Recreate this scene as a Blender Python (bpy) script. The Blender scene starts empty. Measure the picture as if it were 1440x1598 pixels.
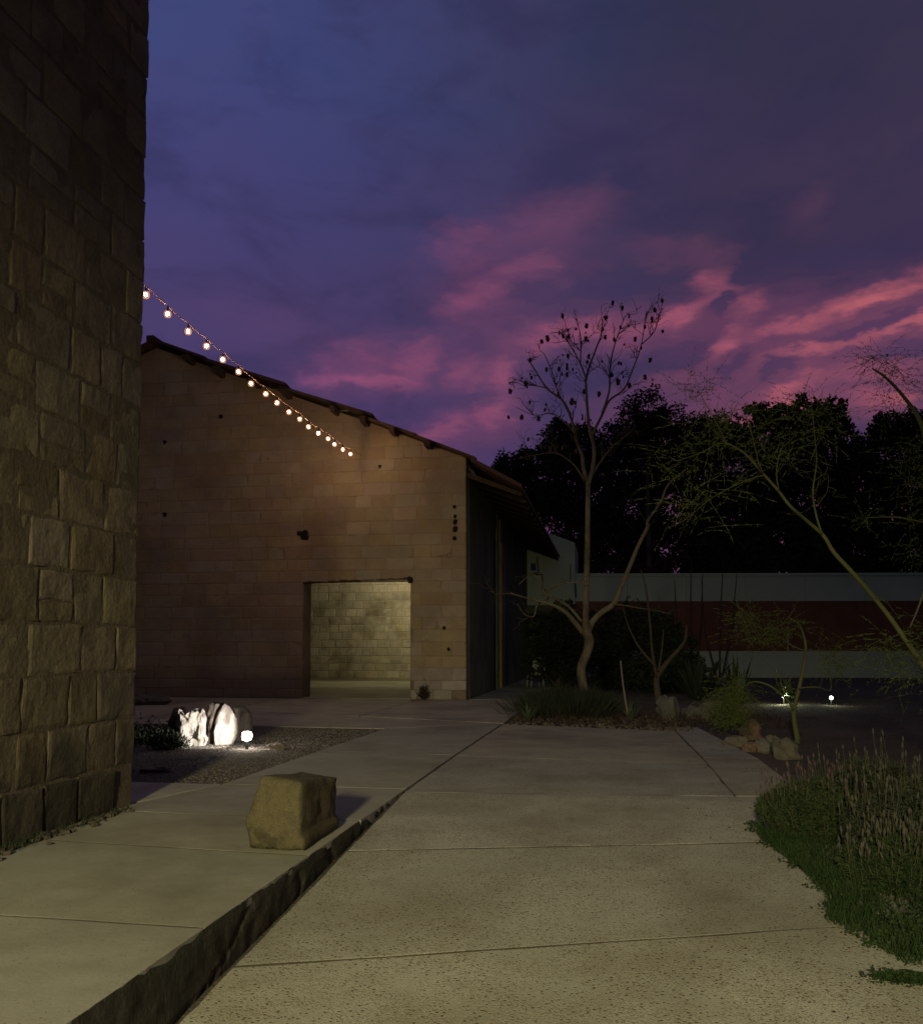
import bpy, math, random
import numpy as np
from mathutils import Vector, Matrix, noise as mn

S = bpy.context.scene
C = S.collection
R = math.radians
rnd = random.Random(7)
nr = np.random.RandomState(11)

# ------------------------------------------------------------------ camera
F, PPX, PPY, W0, H0, EYE = 1387.0, 720.0, 930.0, 1440.0, 1598.0, 1.5
TH = math.atan(80 / F)
PS = math.atan(230 / F * math.cos(TH))
cam = bpy.data.cameras.new('camera')
cam.sensor_fit = 'VERTICAL'
cam.sensor_height = 36.0
cam.lens = 36.0 * F / H0
cam.shift_y = (PPY - H0 / 2) / H0
cam.clip_start, cam.clip_end = 0.05, 2000
camo = bpy.data.objects.new('camera', cam)
C.objects.link(camo)
camo.location = (0, 0, EYE)
camo.rotation_euler = (R(90) + TH, 0, PS)
S.camera = camo

S.view_settings.view_transform = 'Standard'
S.view_settings.look = 'None'
S.view_settings.exposure = 0
S.view_settings.gamma = 1
S.view_settings.use_curve_mapping = False
S.render.film_transparent = False
S.cycles.max_bounces = 6
S.cycles.diffuse_bounces = 3
S.cycles.sample_clamp_indirect = 1.0


def lin(r, g, b, a=1.0):
    f = lambda c: (c / 255 / 12.92) if c / 255 <= 0.04045 else ((c / 255 + 0.055) / 1.055) ** 2.4
    return (f(r), f(g), f(b), a)


# ------------------------------------------------------------------ dusk sky
world = bpy.data.worlds.new('World')
S.world = world
world.use_nodes = True
wn, wl = world.node_tree.nodes, world.node_tree.links
wn.clear()


def nd(nodes, typ, **kw):
    n = nodes.new(typ)
    for k, v in kw.items():
        setattr(n, k, v)
    return n


def wmath(op, a, b=None, c=None, clamp=False):
    n = nd(wn, 'ShaderNodeMath', operation=op, use_clamp=clamp)
    for i, v in enumerate((a, b, c)):
        if v is None:
            continue
        if isinstance(v, (int, float)):
            n.inputs[i].default_value = v
        else:
            wl.new(v, n.inputs[i])
    return n.outputs[0]


def wmix(fac, a, b):
    n = nd(wn, 'ShaderNodeMix', data_type='RGBA')
    for i, v in ((0, fac), (6, a), (7, b)):
        if isinstance(v, (int, float, tuple)):
            n.inputs[i].default_value = v
        else:
            wl.new(v, n.inputs[i])
    return n.outputs[2]


def wramp(fac, stops, interp='EASE'):
    n = nd(wn, 'ShaderNodeValToRGB')
    n.color_ramp.interpolation = interp
    el = n.color_ramp.elements
    while len(el) < len(stops):
        el.new(0.5)
    for e, (p, c) in zip(el, stops):
        e.position = p
        e.color = c
    wl.new(fac, n.inputs[0])
    return n.outputs[0]


tc = nd(wn, 'ShaderNodeTexCoord')
sep = nd(wn, 'ShaderNodeSeparateXYZ')
wl.new(tc.outputs['Generated'], sep.inputs[0])
az = wmath('MULTIPLY', wmath('ARCTAN2', sep.outputs[0], sep.outputs[1]), 180 / math.pi)
el_ = wmath('MULTIPLY', wmath('ARCSINE', sep.outputs[2]), 180 / math.pi)
cmb = nd(wn, 'ShaderNodeCombineXYZ')
wl.new(az, cmb.inputs[0])
wl.new(el_, cmb.inputs[1])


def wnoise(scale, detail, loc=(0, 0, 0), sx=1, sy=1, rot=0, rough=0.55, dist=0.0):
    mp = nd(wn, 'ShaderNodeMapping')
    mp.inputs['Location'].default_value = loc
    mp.inputs['Rotation'].default_value = (0, 0, rot)
    mp.inputs['Scale'].default_value = (sx, sy, 1)
    wl.new(cmb.outputs[0], mp.inputs[0])
    n = nd(wn, 'ShaderNodeTexNoise')
    n.inputs['Scale'].default_value = scale
    n.inputs['Detail'].default_value = detail
    n.inputs['Roughness'].default_value = rough
    n.inputs['Distortion'].default_value = dist
    wl.new(mp.outputs[0], n.inputs[0])
    return n


def warped(amount, n):
    s = nd(wn, 'ShaderNodeVectorMath', operation='SUBTRACT')
    wl.new(n.outputs[1], s.inputs[0])
    s.inputs[1].default_value = (0.5, 0.5, 0.5)
    m = nd(wn, 'ShaderNodeVectorMath', operation='MULTIPLY')
    wl.new(s.outputs[0], m.inputs[0])
    m.inputs[1].default_value = amount
    return m.outputs[0]


wv = nd(wn, 'ShaderNodeVectorMath', operation='ADD')
wl.new(cmb.outputs[0], wv.inputs[0])
_w1 = nd(wn, 'ShaderNodeVectorMath', operation='ADD')
wl.new(warped((5.5, 2.6, 0), wnoise(0.17, 4, (3, 8, 0), 0.7, 1.3, R(12), 0.6)), _w1.inputs[0])
wl.new(warped((3.0, 1.9, 0), wnoise(0.75, 6, (13, 2, 0), 0.55, 1.5, R(10), 0.62)), _w1.inputs[1])
wl.new(_w1.outputs[0], wv.inputs[1])


def blobs(lst):
    tot = None
    for (a, e, ra, re, rot, amp) in lst:
        mp = nd(wn, 'ShaderNodeMapping', vector_type='TEXTURE')
        mp.inputs['Location'].default_value = (a, e, 0)
        mp.inputs['Rotation'].default_value = (0, 0, R(rot))
        mp.inputs['Scale'].default_value = (ra, re, 1)
        wl.new(wv.outputs[0], mp.inputs[0])
        ln = nd(wn, 'ShaderNodeVectorMath', operation='LENGTH')
        wl.new(mp.outputs[0], ln.inputs[0])
        mr = nd(wn, 'ShaderNodeMapRange', interpolation_type='SMOOTHERSTEP')
        wl.new(ln.outputs['Value'], mr.inputs[0])
        mr.inputs[1].default_value, mr.inputs[2].default_value = 1.0, 0.0
        mr.inputs[3].default_value, mr.inputs[4].default_value = 0.0, amp
        tot = mr.outputs[0] if tot is None else wmath('ADD', tot, mr.outputs[0])
    return tot


# (azimuth, elevation, half width, half height in degrees, tilt, strength)
pink = blobs([
    (-18.2, 16.9, 3.6, 1.0, 4, .75), (-14.6, 16.9, 3.4, .95, -2, .95), (-12.4, 18.3, 2.4, 1.5, 38, .8), (-16.5, 17.8, 5.5, 1.9, 16, .4),
    (-9.0, 21.8, 3.8, 1.3, 12, .62), (-5.2, 23.4, 4.2, 1.1, 8, .46), (-9.6, 24.8, 3.4, 2.0, 10, .34), (-3.0, 26.4, 7.5, 2.6, 4, .24),
    (-9.4, 17.6, 2.4, 1.5, 20, .55), (-6.9, 17.4, 1.6, 2.4, -8, .7), (-7.6, 15.2, 1.8, 1.4, 25, .7), (-10.6, 14.2, 2.6, .9, 20, .62),
    (-3.0, 19.7, 4.6, 1.5, 10, .8), (1.4, 19.6, 4.6, 1.3, 0, .62), (4.2, 20.2, 3.0, 1.0, 4, .95), (6.9, 21.4, 2.4, 1.4, 20, .75), (9.0, 20.3, 1.6, 1.6, 0, .5),
    (7.9, 18.3, 3.2, 1.0, 18, .8), (11.6, 18.6, 3.6, .85, 14, 1.1), (15.6, 20.0, 4.2, .9, 10, 1.2), (20.5, 21.0, 5.0, 1.2, 8, 1.1),
    (13.2, 17.2, 4.8, .6, 10, .9), (18.0, 18.2, 4.0, .7, 6, .8), (11.2, 15.4, 3.2, .7, 12, .85), (15.5, 16.0, 4.2, .7, 4, .6),
    (10.0, 14.3, 3.4, 1.0, 10, .8), (15.8, 14.5, 4.6, .8, -4, .5), (3.4, 16.4, 3.6, .9, 12, .3), (5.2, 23.6, 6, 1.8, -14, .22),
    (12.6, 25.2, 3.4, 1.8, 34, .07), (-22, 20.0, 7, 3, 0, .08), (28, 15, 10, 3, 0, .5), (42, 18, 16, 4, 5, .6), (10, 14.5, 30, 3.6, 0, .22), (0, 8, 80, 4.5, 0, .3),
])
hazy = blobs([
    (-15.5, 17.4, 8.5, 3.4, 8, .34), (-8.0, 18.5, 6.5, 6.5, 10, .34), (-6.0, 23.5, 10, 4.5, 8, .30), (0.5, 19.5, 9, 3.2, 4, .42),
    (8.0, 18.6, 8, 4.4, 10, .38), (15.5, 18.2, 10, 4.6, 8, .46), (12.0, 14.6, 12, 3.0, 2, .40), (-9.5, 14.2, 7, 2.4, 12, .30), (27, 18, 12, 5, 5, .3),
])
dark = blobs([
    (7.5, 20.6, 1.3, .9, 0, .7), (4.4, 17.9, 3.6, .9, 8, .6), (-8.6, 19.6, 2.0, .8, 5, .4), (-12.8, 15.4, 3.6, 1.1, 10, .6), (-9.5, 16.0, 1.6, 1.0, 30, .5),
    (-1.6, 17.2, 4.5, 1.3, 0, .6), (11.2, 16.6, 3.0, .55, 14, .8), (15.8, 18.3, 3.4, .5, 10, .75), (18.2, 16.9, 3.0, .7, 5, .7), (8.2, 16.9, 2.0, .6, 20, .4),
    (-4.0, 22.0, 3.8, .7, 4, .5), (6, 30, 14, 4, -8, .4), (13, 22.4, 8, 1.2, 3, .6), (0.5, 22.3, 4.0, .9, 4, .35), (-19, 26, 8, 4, 20, .18), (-4, 15.0, 2.6, 1.2, 0, .4),
])
n1 = wnoise(0.22, 7, (1, 2, 0), 0.75, 2.0, R(8), 0.62, 0.6)
n2 = wnoise(0.09, 5, (11, 4, 0), 0.8, 1.6, R(14), 0.55, 0.3)
wisps = nd(wn, 'ShaderNodeMapRange', interpolation_type='SMOOTHSTEP')
wl.new(n1.outputs[0], wisps.inputs[0])
wisps.inputs[1].default_value, wisps.inputs[2].default_value = 0.3, 0.7
wisps.inputs[3].default_value, wisps.inputs[4].default_value = 0.45, 1.25
pk = wmath('ADD', wmath('MULTIPLY', wmath('MULTIPLY', pink, .80), wisps.outputs[0]), wmath('MULTIPLY', wmath('MULTIPLY', hazy, .32), wisps.outputs[0]))
pk = wmath('MULTIPLY', wmath('SUBTRACT', pk, wmath('MULTIPLY', dark, 0.5), clamp=True), 0.86)

e01 = wmath('DIVIDE', el_, 60, clamp=True)
left = wramp(e01, [(0.0, lin(94, 62, 98)), (0.18, lin(82, 62, 112)), (0.33, lin(72, 62, 108)),
                   (0.45, lin(64, 66, 118)), (0.58, lin(60, 71, 123)), (1.0, lin(44, 50, 70))])
right = wramp(e01, [(0.0, lin(88, 56, 80)), (0.2, lin(66, 52, 82)), (0.33, lin(56, 47, 76)),
                    (0.45, lin(56, 49, 74)), (0.58, lin(47, 47, 70)), (1.0, lin(42, 46, 60))])
azf = nd(wn, 'ShaderNodeMapRange', interpolation_type='SMOOTHSTEP')
wl.new(az, azf.inputs[0])
azf.inputs[1].default_value, azf.inputs[2].default_value = -30, 12
base = wmix(azf.outputs[0], left, right)
mott = nd(wn, 'ShaderNodeMapRange')
wl.new(n2.outputs[0], mott.inputs[0])
mott.inputs[1].default_value, mott.inputs[2].default_value = 0.3, 0.7
mott.inputs[3].default_value, mott.inputs[4].default_value = 0.0, 0.24
base = wmix(mott.outputs[0], base, lin(82, 60, 92))
base = wmix(wmath('MULTIPLY', dark, 0.35, clamp=True), base, lin(54, 48, 88))
mott2 = nd(wn, 'ShaderNodeMapRange', interpolation_type='SMOOTHSTEP')
wl.new(wnoise(0.16, 6, (7, 21, 0), 0.7, 1.5, R(20), 0.6, 0.4).outputs[0], mott2.inputs[0])
mott2.inputs[1].default_value, mott2.inputs[2].default_value = 0.42, 0.68
mott2.inputs[3].default_value, mott2.inputs[4].default_value = 0.0, 0.42
base = wmix(mott2.outputs[0], base, lin(44, 42, 76))
pinkcol = wramp(wmath('DIVIDE', wmath('ADD', az, 30), 60, clamp=True),
                [(0.0, lin(150, 84, 140)), (0.3, lin(150, 80, 112)), (0.5, lin(160, 84, 108)), (0.8, lin(184, 96, 106)), (1, lin(190, 92, 102))])
base = wmix(wmath('MULTIPLY', hazy, 0.9, clamp=True), base, lin(112, 66, 98))
sky = wmix(pk, base, pinkcol)
back = nd(wn, 'ShaderNodeMapRange', interpolation_type='SMOOTHSTEP')
wl.new(wmath('ABSOLUTE', az), back.inputs[0])
back.inputs[1].default_value, back.inputs[2].default_value = 50, 150
back.inputs[3].default_value, back.inputs[4].default_value = 0.0, 0.85
sky = wmix(back.outputs[0], sky, lin(46, 49, 51))
bg = nd(wn, 'ShaderNodeBackground')
wl.new(sky, bg.inputs[0])
bg.inputs[1].default_value = 1.0
wo = nd(wn, 'ShaderNodeOutputWorld')
wl.new(bg.outputs[0], wo.inputs[0])


# ------------------------------------------------------------------ helpers
st, ct, sp, cp = math.sin(TH), math.cos(TH), math.sin(PS), math.cos(PS)


def ray(px, py):
    x, y = (px - PPX) / F, -(py - PPY) / F
    return (-sp * ct + x * cp + y * sp * st, cp * ct + x * sp - y * cp * st, st + y * ct)


def at(px, py, Y):
    d = ray(px, py)
    return Vector((d[0] * Y / d[1], Y, EYE + d[2] * Y / d[1]))


def ramp_z(y):
    return 0.0 if y >= 9.1 else -0.07 * (9.1 - max(y, 2.4))


def onground(px, py, ramp=False):
    d = ray(px, py)
    t = -EYE / d[2]
    if ramp:
        t = (-EYE - 0.637) / (d[2] - 0.07 * d[1])
    return Vector((d[0] * t, d[1] * t, EYE + d[2] * t))


def tag(o, label=None, cat=None, group=None, kind=None):
    for k, v in (('label', label), ('category', cat), ('group', group), ('kind', kind)):
        if v:
            o[k] = v
    return o


def empty(name, loc=(0, 0, 0), rz=0):
    o = bpy.data.objects.new(name, None)
    C.objects.link(o)
    o.location = loc
    o.rotation_euler = (0, 0, rz)
    o.empty_display_size = 0.2
    return o


def link(name, me, m=None, parent=None, loc=(0, 0, 0), rz=0, smooth=False):
    if m is not None and not me.materials:
        me.materials.append(m)
    if smooth:
        me.polygons.foreach_set('use_smooth', [True] * len(me.polygons))
    o = bpy.data.objects.new(name, me)
    C.objects.link(o)
    o.location = loc
    o.rotation_euler = (0, 0, rz)
    if parent:
        o.parent = parent
    return o


class MB:
    def __init__(s):
        s.v, s.f = [], []

    def add(s, vs, fs):
        b = len(s.v)
        s.v += [tuple(v) for v in vs]
        s.f += [tuple(i + b for i in f) for f in fs]

    def box(s, a, b):
        x0, y0, z0 = a
        x1, y1, z1 = b
        s.add([(x0, y0, z0), (x1, y0, z0), (x1, y1, z0), (x0, y1, z0), (x0, y0, z1), (x1, y0, z1), (x1, y1, z1), (x0, y1, z1)],
              [(0, 3, 2, 1), (4, 5, 6, 7), (0, 1, 5, 4), (1, 2, 6, 5), (2, 3, 7, 6), (3, 0, 4, 7)])

    def tube(s, pts, rad, n=7, step=None, jit=0.0, cap=True):
        pts = [Vector(p) for p in pts]
        if len(rad) != len(pts):
            rad = [rad[0] + (rad[-1] - rad[0]) * i / (len(pts) - 1) for i in range(len(pts))]
        P, Q = [], []
        k = 4 if step is None else step
        m = len(pts)
        for i in range(m - 1):
            p0, p1, p2, p3 = pts[max(i - 1, 0)], pts[i], pts[i + 1], pts[min(i + 2, m - 1)]
            for j in range(k):
                t = j / k
                P.append(0.5 * ((2 * p1) + (p2 - p0) * t + (2 * p0 - 5 * p1 + 4 * p2 - p3) * t * t + (3 * p1 - p0 - 3 * p2 + p3) * t ** 3))
                Q.append(rad[i] + (rad[i + 1] - rad[i]) * t)
        P.append(pts[-1])
        Q.append(rad[-1])
        up = Vector((0.13, 0.9, 0.2)).normalized()
        vs, fs = [], []
        for i, (p, r) in enumerate(zip(P, Q)):
            d = (P[min(i + 1, len(P) - 1)] - P[max(i - 1, 0)])
            d = d.normalized() if d.length > 1e-6 else Vector((0, 0, 1))
            a = d.cross(up)
            a = a.normalized() if a.length > 1e-3 else d.orthogonal().normalized()
            b = d.cross(a)
            for q in range(n):
                an = 2 * math.pi * q / n
                rr = r * (1 + jit * mn.noise(Vector((p.x * 3 + q, p.y * 3, p.z * 3 + q * 2))))
                vs.append(p + (a * math.cos(an) + b * math.sin(an)) * rr)
        for i in range(len(P) - 1):
            for q in range(n):
                q2 = (q + 1) % n
                fs.append((i * n + q, i * n + q2, (i + 1) * n + q2, (i + 1) * n + q))
        if cap:
            fs.append(tuple(range(n))[::-1])
            fs.append(tuple((len(P) - 1) * n + q for q in range(n)))
        s.add(vs, fs)
        return P

    def lump(s, c, r, seed=0, rough=0.25, lat=6, lon=9, freq=1.3, flat=None):
        c = Vector(c)
        vs, fs = [], []
        r = Vector(r)
        so = Vector((seed * 3.7, seed * 1.3, seed * 2.1))

        def pt(t, p):
            d = Vector((math.sin(t) * math.cos(p), math.sin(t) * math.sin(p), math.cos(t)))
            # squarish boulder
            e = max(abs(d.x), abs(d.y), abs(d.z))
            d2 = d * (0.6 + 0.4 / e * 0.8)
            k = 1 + rough * mn.noise(d * freq + so) + rough * 0.5 * mn.noise(d * freq * 2.6 + so)
            return c + Vector((d2.x * r.x, d2.y * r.y, d2.z * r.z)) * k
        vs.append(pt(0, 0))
        for i in range(1, lat):
            for j in range(lon):
                vs.append(pt(math.pi * i / lat, 2 * math.pi * j / lon))
        vs.append(pt(math.pi, 0))
        for j in range(lon):
            fs.append((0, 1 + j, 1 + (j + 1) % lon))
            for i in range(lat - 2):
                a = 1 + i * lon
                fs.append((a + j, a + lon + j, a + lon + (j + 1) % lon, a + (j + 1) % lon))
            a = 1 + (lat - 2) * lon
            fs.append((a + j, len(vs) - 1, a + (j + 1) % lon))
        s.add(vs, fs)

    def mesh(s, name):
        me = bpy.data.meshes.new(name)
        me.from_pydata(s.v, [], s.f)
        me.update()
        return me

    def build(s, name, m, parent=None, loc=(0, 0, 0), rz=0, smooth=False):
        return link(name, s.mesh(name), m, parent, loc, rz, smooth)


def npmesh(name, V, Q):
    me = bpy.data.meshes.new(name)
    n, k = Q.shape
    me.vertices.add(len(V))
    me.vertices.foreach_set('co', V.astype(np.float32).ravel())
    me.loops.add(n * k)
    me.loops.foreach_set('vertex_index', Q.astype(np.int32).ravel())
    me.polygons.add(n)
    me.polygons.foreach_set('loop_start', np.arange(0, n * k, k, dtype=np.int32))
    me.update(calc_edges=True)
    me.validate()
    return me


def unit(a):
    return a / np.maximum(np.linalg.norm(a, axis=1, keepdims=True), 1e-6)


def leaf_arrays(P, D, L, Wd):
    """rhombic leaves: base at P, pointing along D"""
    n = len(P)
    D = unit(D)
    r = unit(np.cross(D, nr.normal(size=(n, 3))))
    L = np.broadcast_to(np.asarray(L, float).reshape(-1, 1), (n, 1)) if np.ndim(L) else L
    V = np.empty((n, 4, 3))
    V[:, 0] = P
    V[:, 1] = P + D * L * 0.5 + r * Wd * 0.5
    V[:, 2] = P + D * L
    V[:, 3] = P + D * L * 0.5 - r * Wd * 0.5
    return V.reshape(-1, 3), np.arange(n * 4).reshape(n, 4)


def leaves(name, P, D, L, Wd, m, parent=None):
    V, Q = leaf_arrays(np.asarray(P, float), np.asarray(D, float), L, Wd)
    return link(name, npmesh(name, V, Q), m, parent)


# ------------------------------------------------------------------ materials
def mat(name, c1, c2, scale=3.0, rough=0.9, bump=0.3, bscale=30.0, bdist=0.02, rand=0.0, c3=None, s3=(0.6, 1.2, 0.55, 0.7),
        pits=None, grow=None, stretch=(1, 1, 1), spec=0.25, metal=0.0, trans=0.0, fine=0.0):
    m = bpy.data.materials.new(name)
    m.use_nodes = True
    n, l = m.node_tree.nodes, m.node_tree.links
    bs = n['Principled BSDF']
    geo = nd(n, 'ShaderNodeNewGeometry')
    mp = nd(n, 'ShaderNodeMapping')
    mp.inputs['Scale'].default_value = stretch
    l.new(geo.outputs['Position'], mp.inputs[0])

    def noise(sc, det=5, ro=0.6, off=None):
        q = nd(n, 'ShaderNodeTexNoise')
        q.inputs['Scale'].default_value = sc
        q.inputs['Detail'].default_value = det
        q.inputs['Roughness'].default_value = ro
        l.new(mp.outputs[0], q.inputs[0])
        return q.outputs[0]

    def rng(v, a, b, c=0.0, d=1.0):
        q = nd(n, 'ShaderNodeMapRange')
        l.new(v, q.inputs[0])
        for i, x in enumerate((a, b, c, d)):
            q.inputs[i + 1].default_value = x
        return q.outputs[0]

    def mix(f, a, b, mode='MIX'):
        q = nd(n, 'ShaderNodeMix', data_type='RGBA', blend_type=mode)
        for i, v in ((0, f), (6, a), (7, b)):
            if isinstance(v, (int, float, tuple)):
                q.inputs[i].default_value = v
            else:
                l.new(v, q.inputs[i])
        return q.outputs[2]

    def mth(op, a, b):
        q = nd(n, 'ShaderNodeMath', operation=op)
        for i, v in enumerate((a, b)):
            if isinstance(v, (int, float)):
                q.inputs[i].default_value = v
            else:
                l.new(v, q.inputs[i])
        return q.outputs[0]
    col = mix(rng(noise(scale), 0.3, 0.7), (*c1, 1), (*c2, 1))
    if c3 is not None:
        col = mix(rng(noise(s3[0], 6, 0.65), s3[2], s3[3]), col, (*c3, 1))
        col = mix(0.5, col, mix(rng(noise(s3[0] * 4.3, 5, 0.7), s3[2], s3[3] + 0.05), col, (*c3, 1)))
    if fine:
        v = rng(noise(bscale * 3, 3, 0.7), 0.25, 0.75, 1 - fine, 1 + fine)
        q = nd(n, 'ShaderNodeVectorMath', operation='SCALE')
        l.new(col, q.inputs[0])
        l.new(v, q.inputs['Scale'])
        col = q.outputs[0]
    if grow is not None:      # darker colour rising unevenly from the foot of a wall: (height, width, colour)
        sx = nd(n, 'ShaderNodeSeparateXYZ')
        l.new(geo.outputs['Position'], sx.inputs[0])
        hz = mth('ADD', sx.outputs[2], mth('MULTIPLY', mth('SUBTRACT', noise(grow[3], 5, 0.65), 0.5), grow[1] * 2.2))
        col = mix(rng(hz, grow[0], grow[0] - grow[1], 0, grow[4]), col, (*grow[2], 1))
    if rand:
        oi = nd(n, 'ShaderNodeObjectInfo')
        q = nd(n, 'ShaderNodeHueSaturation')
        l.new(rng(oi.outputs['Random'], 0, 1, 1 - rand, 1 + rand * 0.8), q.inputs['Value'])
        rr = mth('FRACT', mth('MULTIPLY', oi.outputs['Random'], 17.3), 0)
        l.new(rng(rr, 0, 1, 0.485, 0.512), q.inputs['Hue'])
        l.new(rng(mth('FRACT', mth('MULTIPLY', oi.outputs['Random'], 41.7), 0), 0, 1, 0.8, 1.2), q.inputs['Saturation'])
        l.new(col, q.inputs['Color'])
        col = q.outputs[0]
    h = noise(bscale, 8, 0.65)
    if pits is not None:      # exposed aggregate: list of (scale, radius, depth, colour, presence scale)
        for (sc, ra, dp, pc, ps) in pits:
            v = nd(n, 'ShaderNodeTexVoronoi')
            v.inputs['Scale'].default_value = sc
            l.new(geo.outputs['Position'], v.inputs[0])
            wob = mth('MULTIPLY', mth('SUBTRACT', noise(sc * 1.6, 3), 0.5), 0.35)
            dd = mth('ADD', v.outputs['Distance'], wob)
            sc_ = nd(n, 'ShaderNodeSeparateColor')
            l.new(v.outputs['Color'], sc_.inputs[0])
            keep = mth('MULTIPLY', rng(sc_.outputs[0], 0.25, 0.45), rng(noise(ps, 4), 0.30, 0.52))
            mk = mth('MULTIPLY', rng(dd, ra, ra * 0.55), keep)
            tint = mix(rng(sc_.outputs[1], 0, 1), (*pc, 1), (pc[0] * 2.2, pc[1] * 1.9, pc[2] * 1.6, 1))
            col = mix(mk, col, tint)
            h = mth('SUBTRACT', h, mth('MULTIPLY', mk, dp))
    l.new(col, bs.inputs['Base Color'])
    bs.inputs['Roughness'].default_value = rough
    bs.inputs['Specular IOR Level'].default_value = spec
    bs.inputs['Metallic'].default_value = metal
    if bump:
        b = nd(n, 'ShaderNodeBump')
        b.inputs['Strength'].default_value = bump
        b.inputs['Distance'].default_value = bdist
        l.new(h, b.inputs['Height'])
        l.new(b.outputs[0], bs.inputs['Normal'])
    if trans:
        tr = nd(n, 'ShaderNodeBsdfTranslucent')
        l.new(col, tr.inputs[0])
        ms = nd(n, 'ShaderNodeMixShader')
        ms.inputs[0].default_value = trans
        l.new(bs.outputs[0], ms.inputs[1])
        l.new(tr.outputs[0], ms.inputs[2])
        l.new(ms.outputs[0], n['Material Output'].inputs[0])
    return m


def emit(name, c, s):
    m = bpy.data.materials.new(name)
    m.use_nodes = True
    b = m.node_tree.nodes['Principled BSDF']
    b.inputs['Base Color'].default_value = (*c, 1)
    b.inputs['Emission Color'].default_value = (*c, 1)
    b.inputs['Emission Strength'].default_value = s
    return m


M = {}
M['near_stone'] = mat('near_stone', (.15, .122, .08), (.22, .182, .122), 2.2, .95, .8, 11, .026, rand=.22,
                      c3=(.11, .098, .07), s3=(1.3, 0, .52, .7), grow=(.95, .6, (.045, .042, .034), 2.0, .85), fine=.2)  # foot darkened for dirt and moss, lamp cut-off shade painted in too
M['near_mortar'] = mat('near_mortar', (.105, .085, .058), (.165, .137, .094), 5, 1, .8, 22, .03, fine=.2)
M['hall_stone'] = mat('hall_stone', (.36, .29, .20), (.45, .365, .255), 1.2, .95, .5, 18, .03, rand=.08,
                      c3=(.28, .215, .155), s3=(.45, 0, .49, .70), grow=(.95, .5, (.19, .15, .125), 1.1, .7), fine=.15)
M['hall_mortar'] = mat('hall_mortar', (.30, .235, .165), (.38, .30, .215), 1.6, 1, .5, 20, .03,
                       c3=(.2, .13, .09), s3=(.5, 0, .5, .7), grow=(.95, .5, (.15, .11, .09), 1.1, .7), fine=.15)
M['inner_stone'] = mat('inner_stone', (.40, .36, .27), (.54, .49, .38), 1.1, .95, .5, 16, .03, rand=.16,
                       c3=(.24, .21, .15), s3=(.8, 0, .5, .66), fine=.15)
M['inner_mortar'] = mat('inner_mortar', (.30, .27, .20), (.38, .34, .26), 2, 1, .4, 20, .03)
M['base_stone'] = mat('base_stone', (.36, .30, .27), (.46, .39, .35), 3, .95, .5, 18, .03, rand=.15)
M['dark_render'] = mat('dark_render', (.11, .115, .085), (.165, .168, .125), .9, .95, .5, 8, .04,
                       c3=(.07, .06, .055), s3=(.5, 0, .5, .7), stretch=(1, 1, .7), fine=.15)
M['plaster_brown'] = mat('plaster_brown', (.20, .15, .09), (.27, .2, .12), .9, .95, .5, 8, .04, c3=(.12, .085, .06))
M['clay_roof'] = mat('clay_roof', (.10, .06, .045), (.16, .085, .06), 2, .9, .4, 14, .03, rand=.12, c3=(.06, .05, .045))
M['old_wood'] = mat('old_wood', (.055, .04, .03), (.09, .065, .045), 6, .9, .5, 30, .01, stretch=(1, .15, 1))
M['aggregate'] = mat('aggregate', (.38, .37, .315), (.47, .455, .39), 1.1, .92, .55, 60, .006, rand=.05,
                     c3=(.27, .245, .19), s3=(.45, 0, .46, .66), fine=.42,
                     pits=[(34, .34, 1.4, (.11, .09, .06), 2.0), (85, .50, .9, (.17, .15, .10), 3.0)])
M['smooth_concrete'] = mat('smooth_concrete', (.34, .33, .27), (.41, .395, .325), 1.3, .88, .35, 26, .006, rand=.05,
                           c3=(.235, .215, .16), s3=(.5, 0, .47, .7), fine=.10,
                           pits=[(34, .22, .6, (.18, .155, .115), 1.5)])
M['far_concrete'] = mat('far_concrete', (.38, .35, .285), (.46, .425, .35), .8, .92, .3, 30, .006, rand=.07,
                        c3=(.23, .205, .18), s3=(.45, 0, .46, .7), fine=.10,
                        pits=[(30, .3, .8, (.15, .12, .09), 2.0)])
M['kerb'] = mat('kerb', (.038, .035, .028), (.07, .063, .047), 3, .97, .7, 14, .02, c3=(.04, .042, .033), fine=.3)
M['joint'] = mat('joint', (.09, .075, .055), (.14, .12, .09), 9, 1, .4, 40, .01, fine=.3)
M['soil'] = mat('soil', (.075, .062, .05), (.115, .095, .078), 1.2, 1, .8, 9, .05, c3=(.15, .12, .10), s3=(.25, 0, .5, .68), fine=.3)
M['gravel'] = mat('gravel', (.15, .135, .12), (.27, .245, .215), 26, .95, .3, 60, .01, fine=.35)
M['gravel_bed'] = mat('gravel_bed', (.12, .105, .095), (.20, .18, .16), 18, 1, .8, 50, .02, fine=.4)
M['boulder'] = mat('boulder', (.115, .097, .083), (.17, .15, .127), 5, .95, .7, 16, .03, rand=.2, c3=(.16, .14, .12), s3=(2, 0, .5, .7), fine=.2)
M['red_boulder'] = mat('red_boulder', (.15, .095, .075), (.20, .13, .105), 5, .95, .7, 16, .03, c3=(.2, .13, .1), fine=.2)
M['grey_boulder'] = mat('grey_boulder', (.10, .094, .09), (.17, .16, .15), 5, .95, .7, 16, .03, c3=(.1, .095, .09), fine=.2)
M['carved'] = mat('carved', (.115, .095, .055), (.155, .13, .08), 4, .95, 1.0, 34, .02, c3=(.07, .058, .037), s3=(4, 0, .48, .62), fine=.38)
M['white_slab'] = mat('white_slab', (.42, .38, .33), (.62, .58, .52), 9, .9, 1.0, 14, .06, c3=(.2, .17, .15), s3=(3.2, 0, .50, .62), stretch=(1.6, 1, .4))
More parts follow.
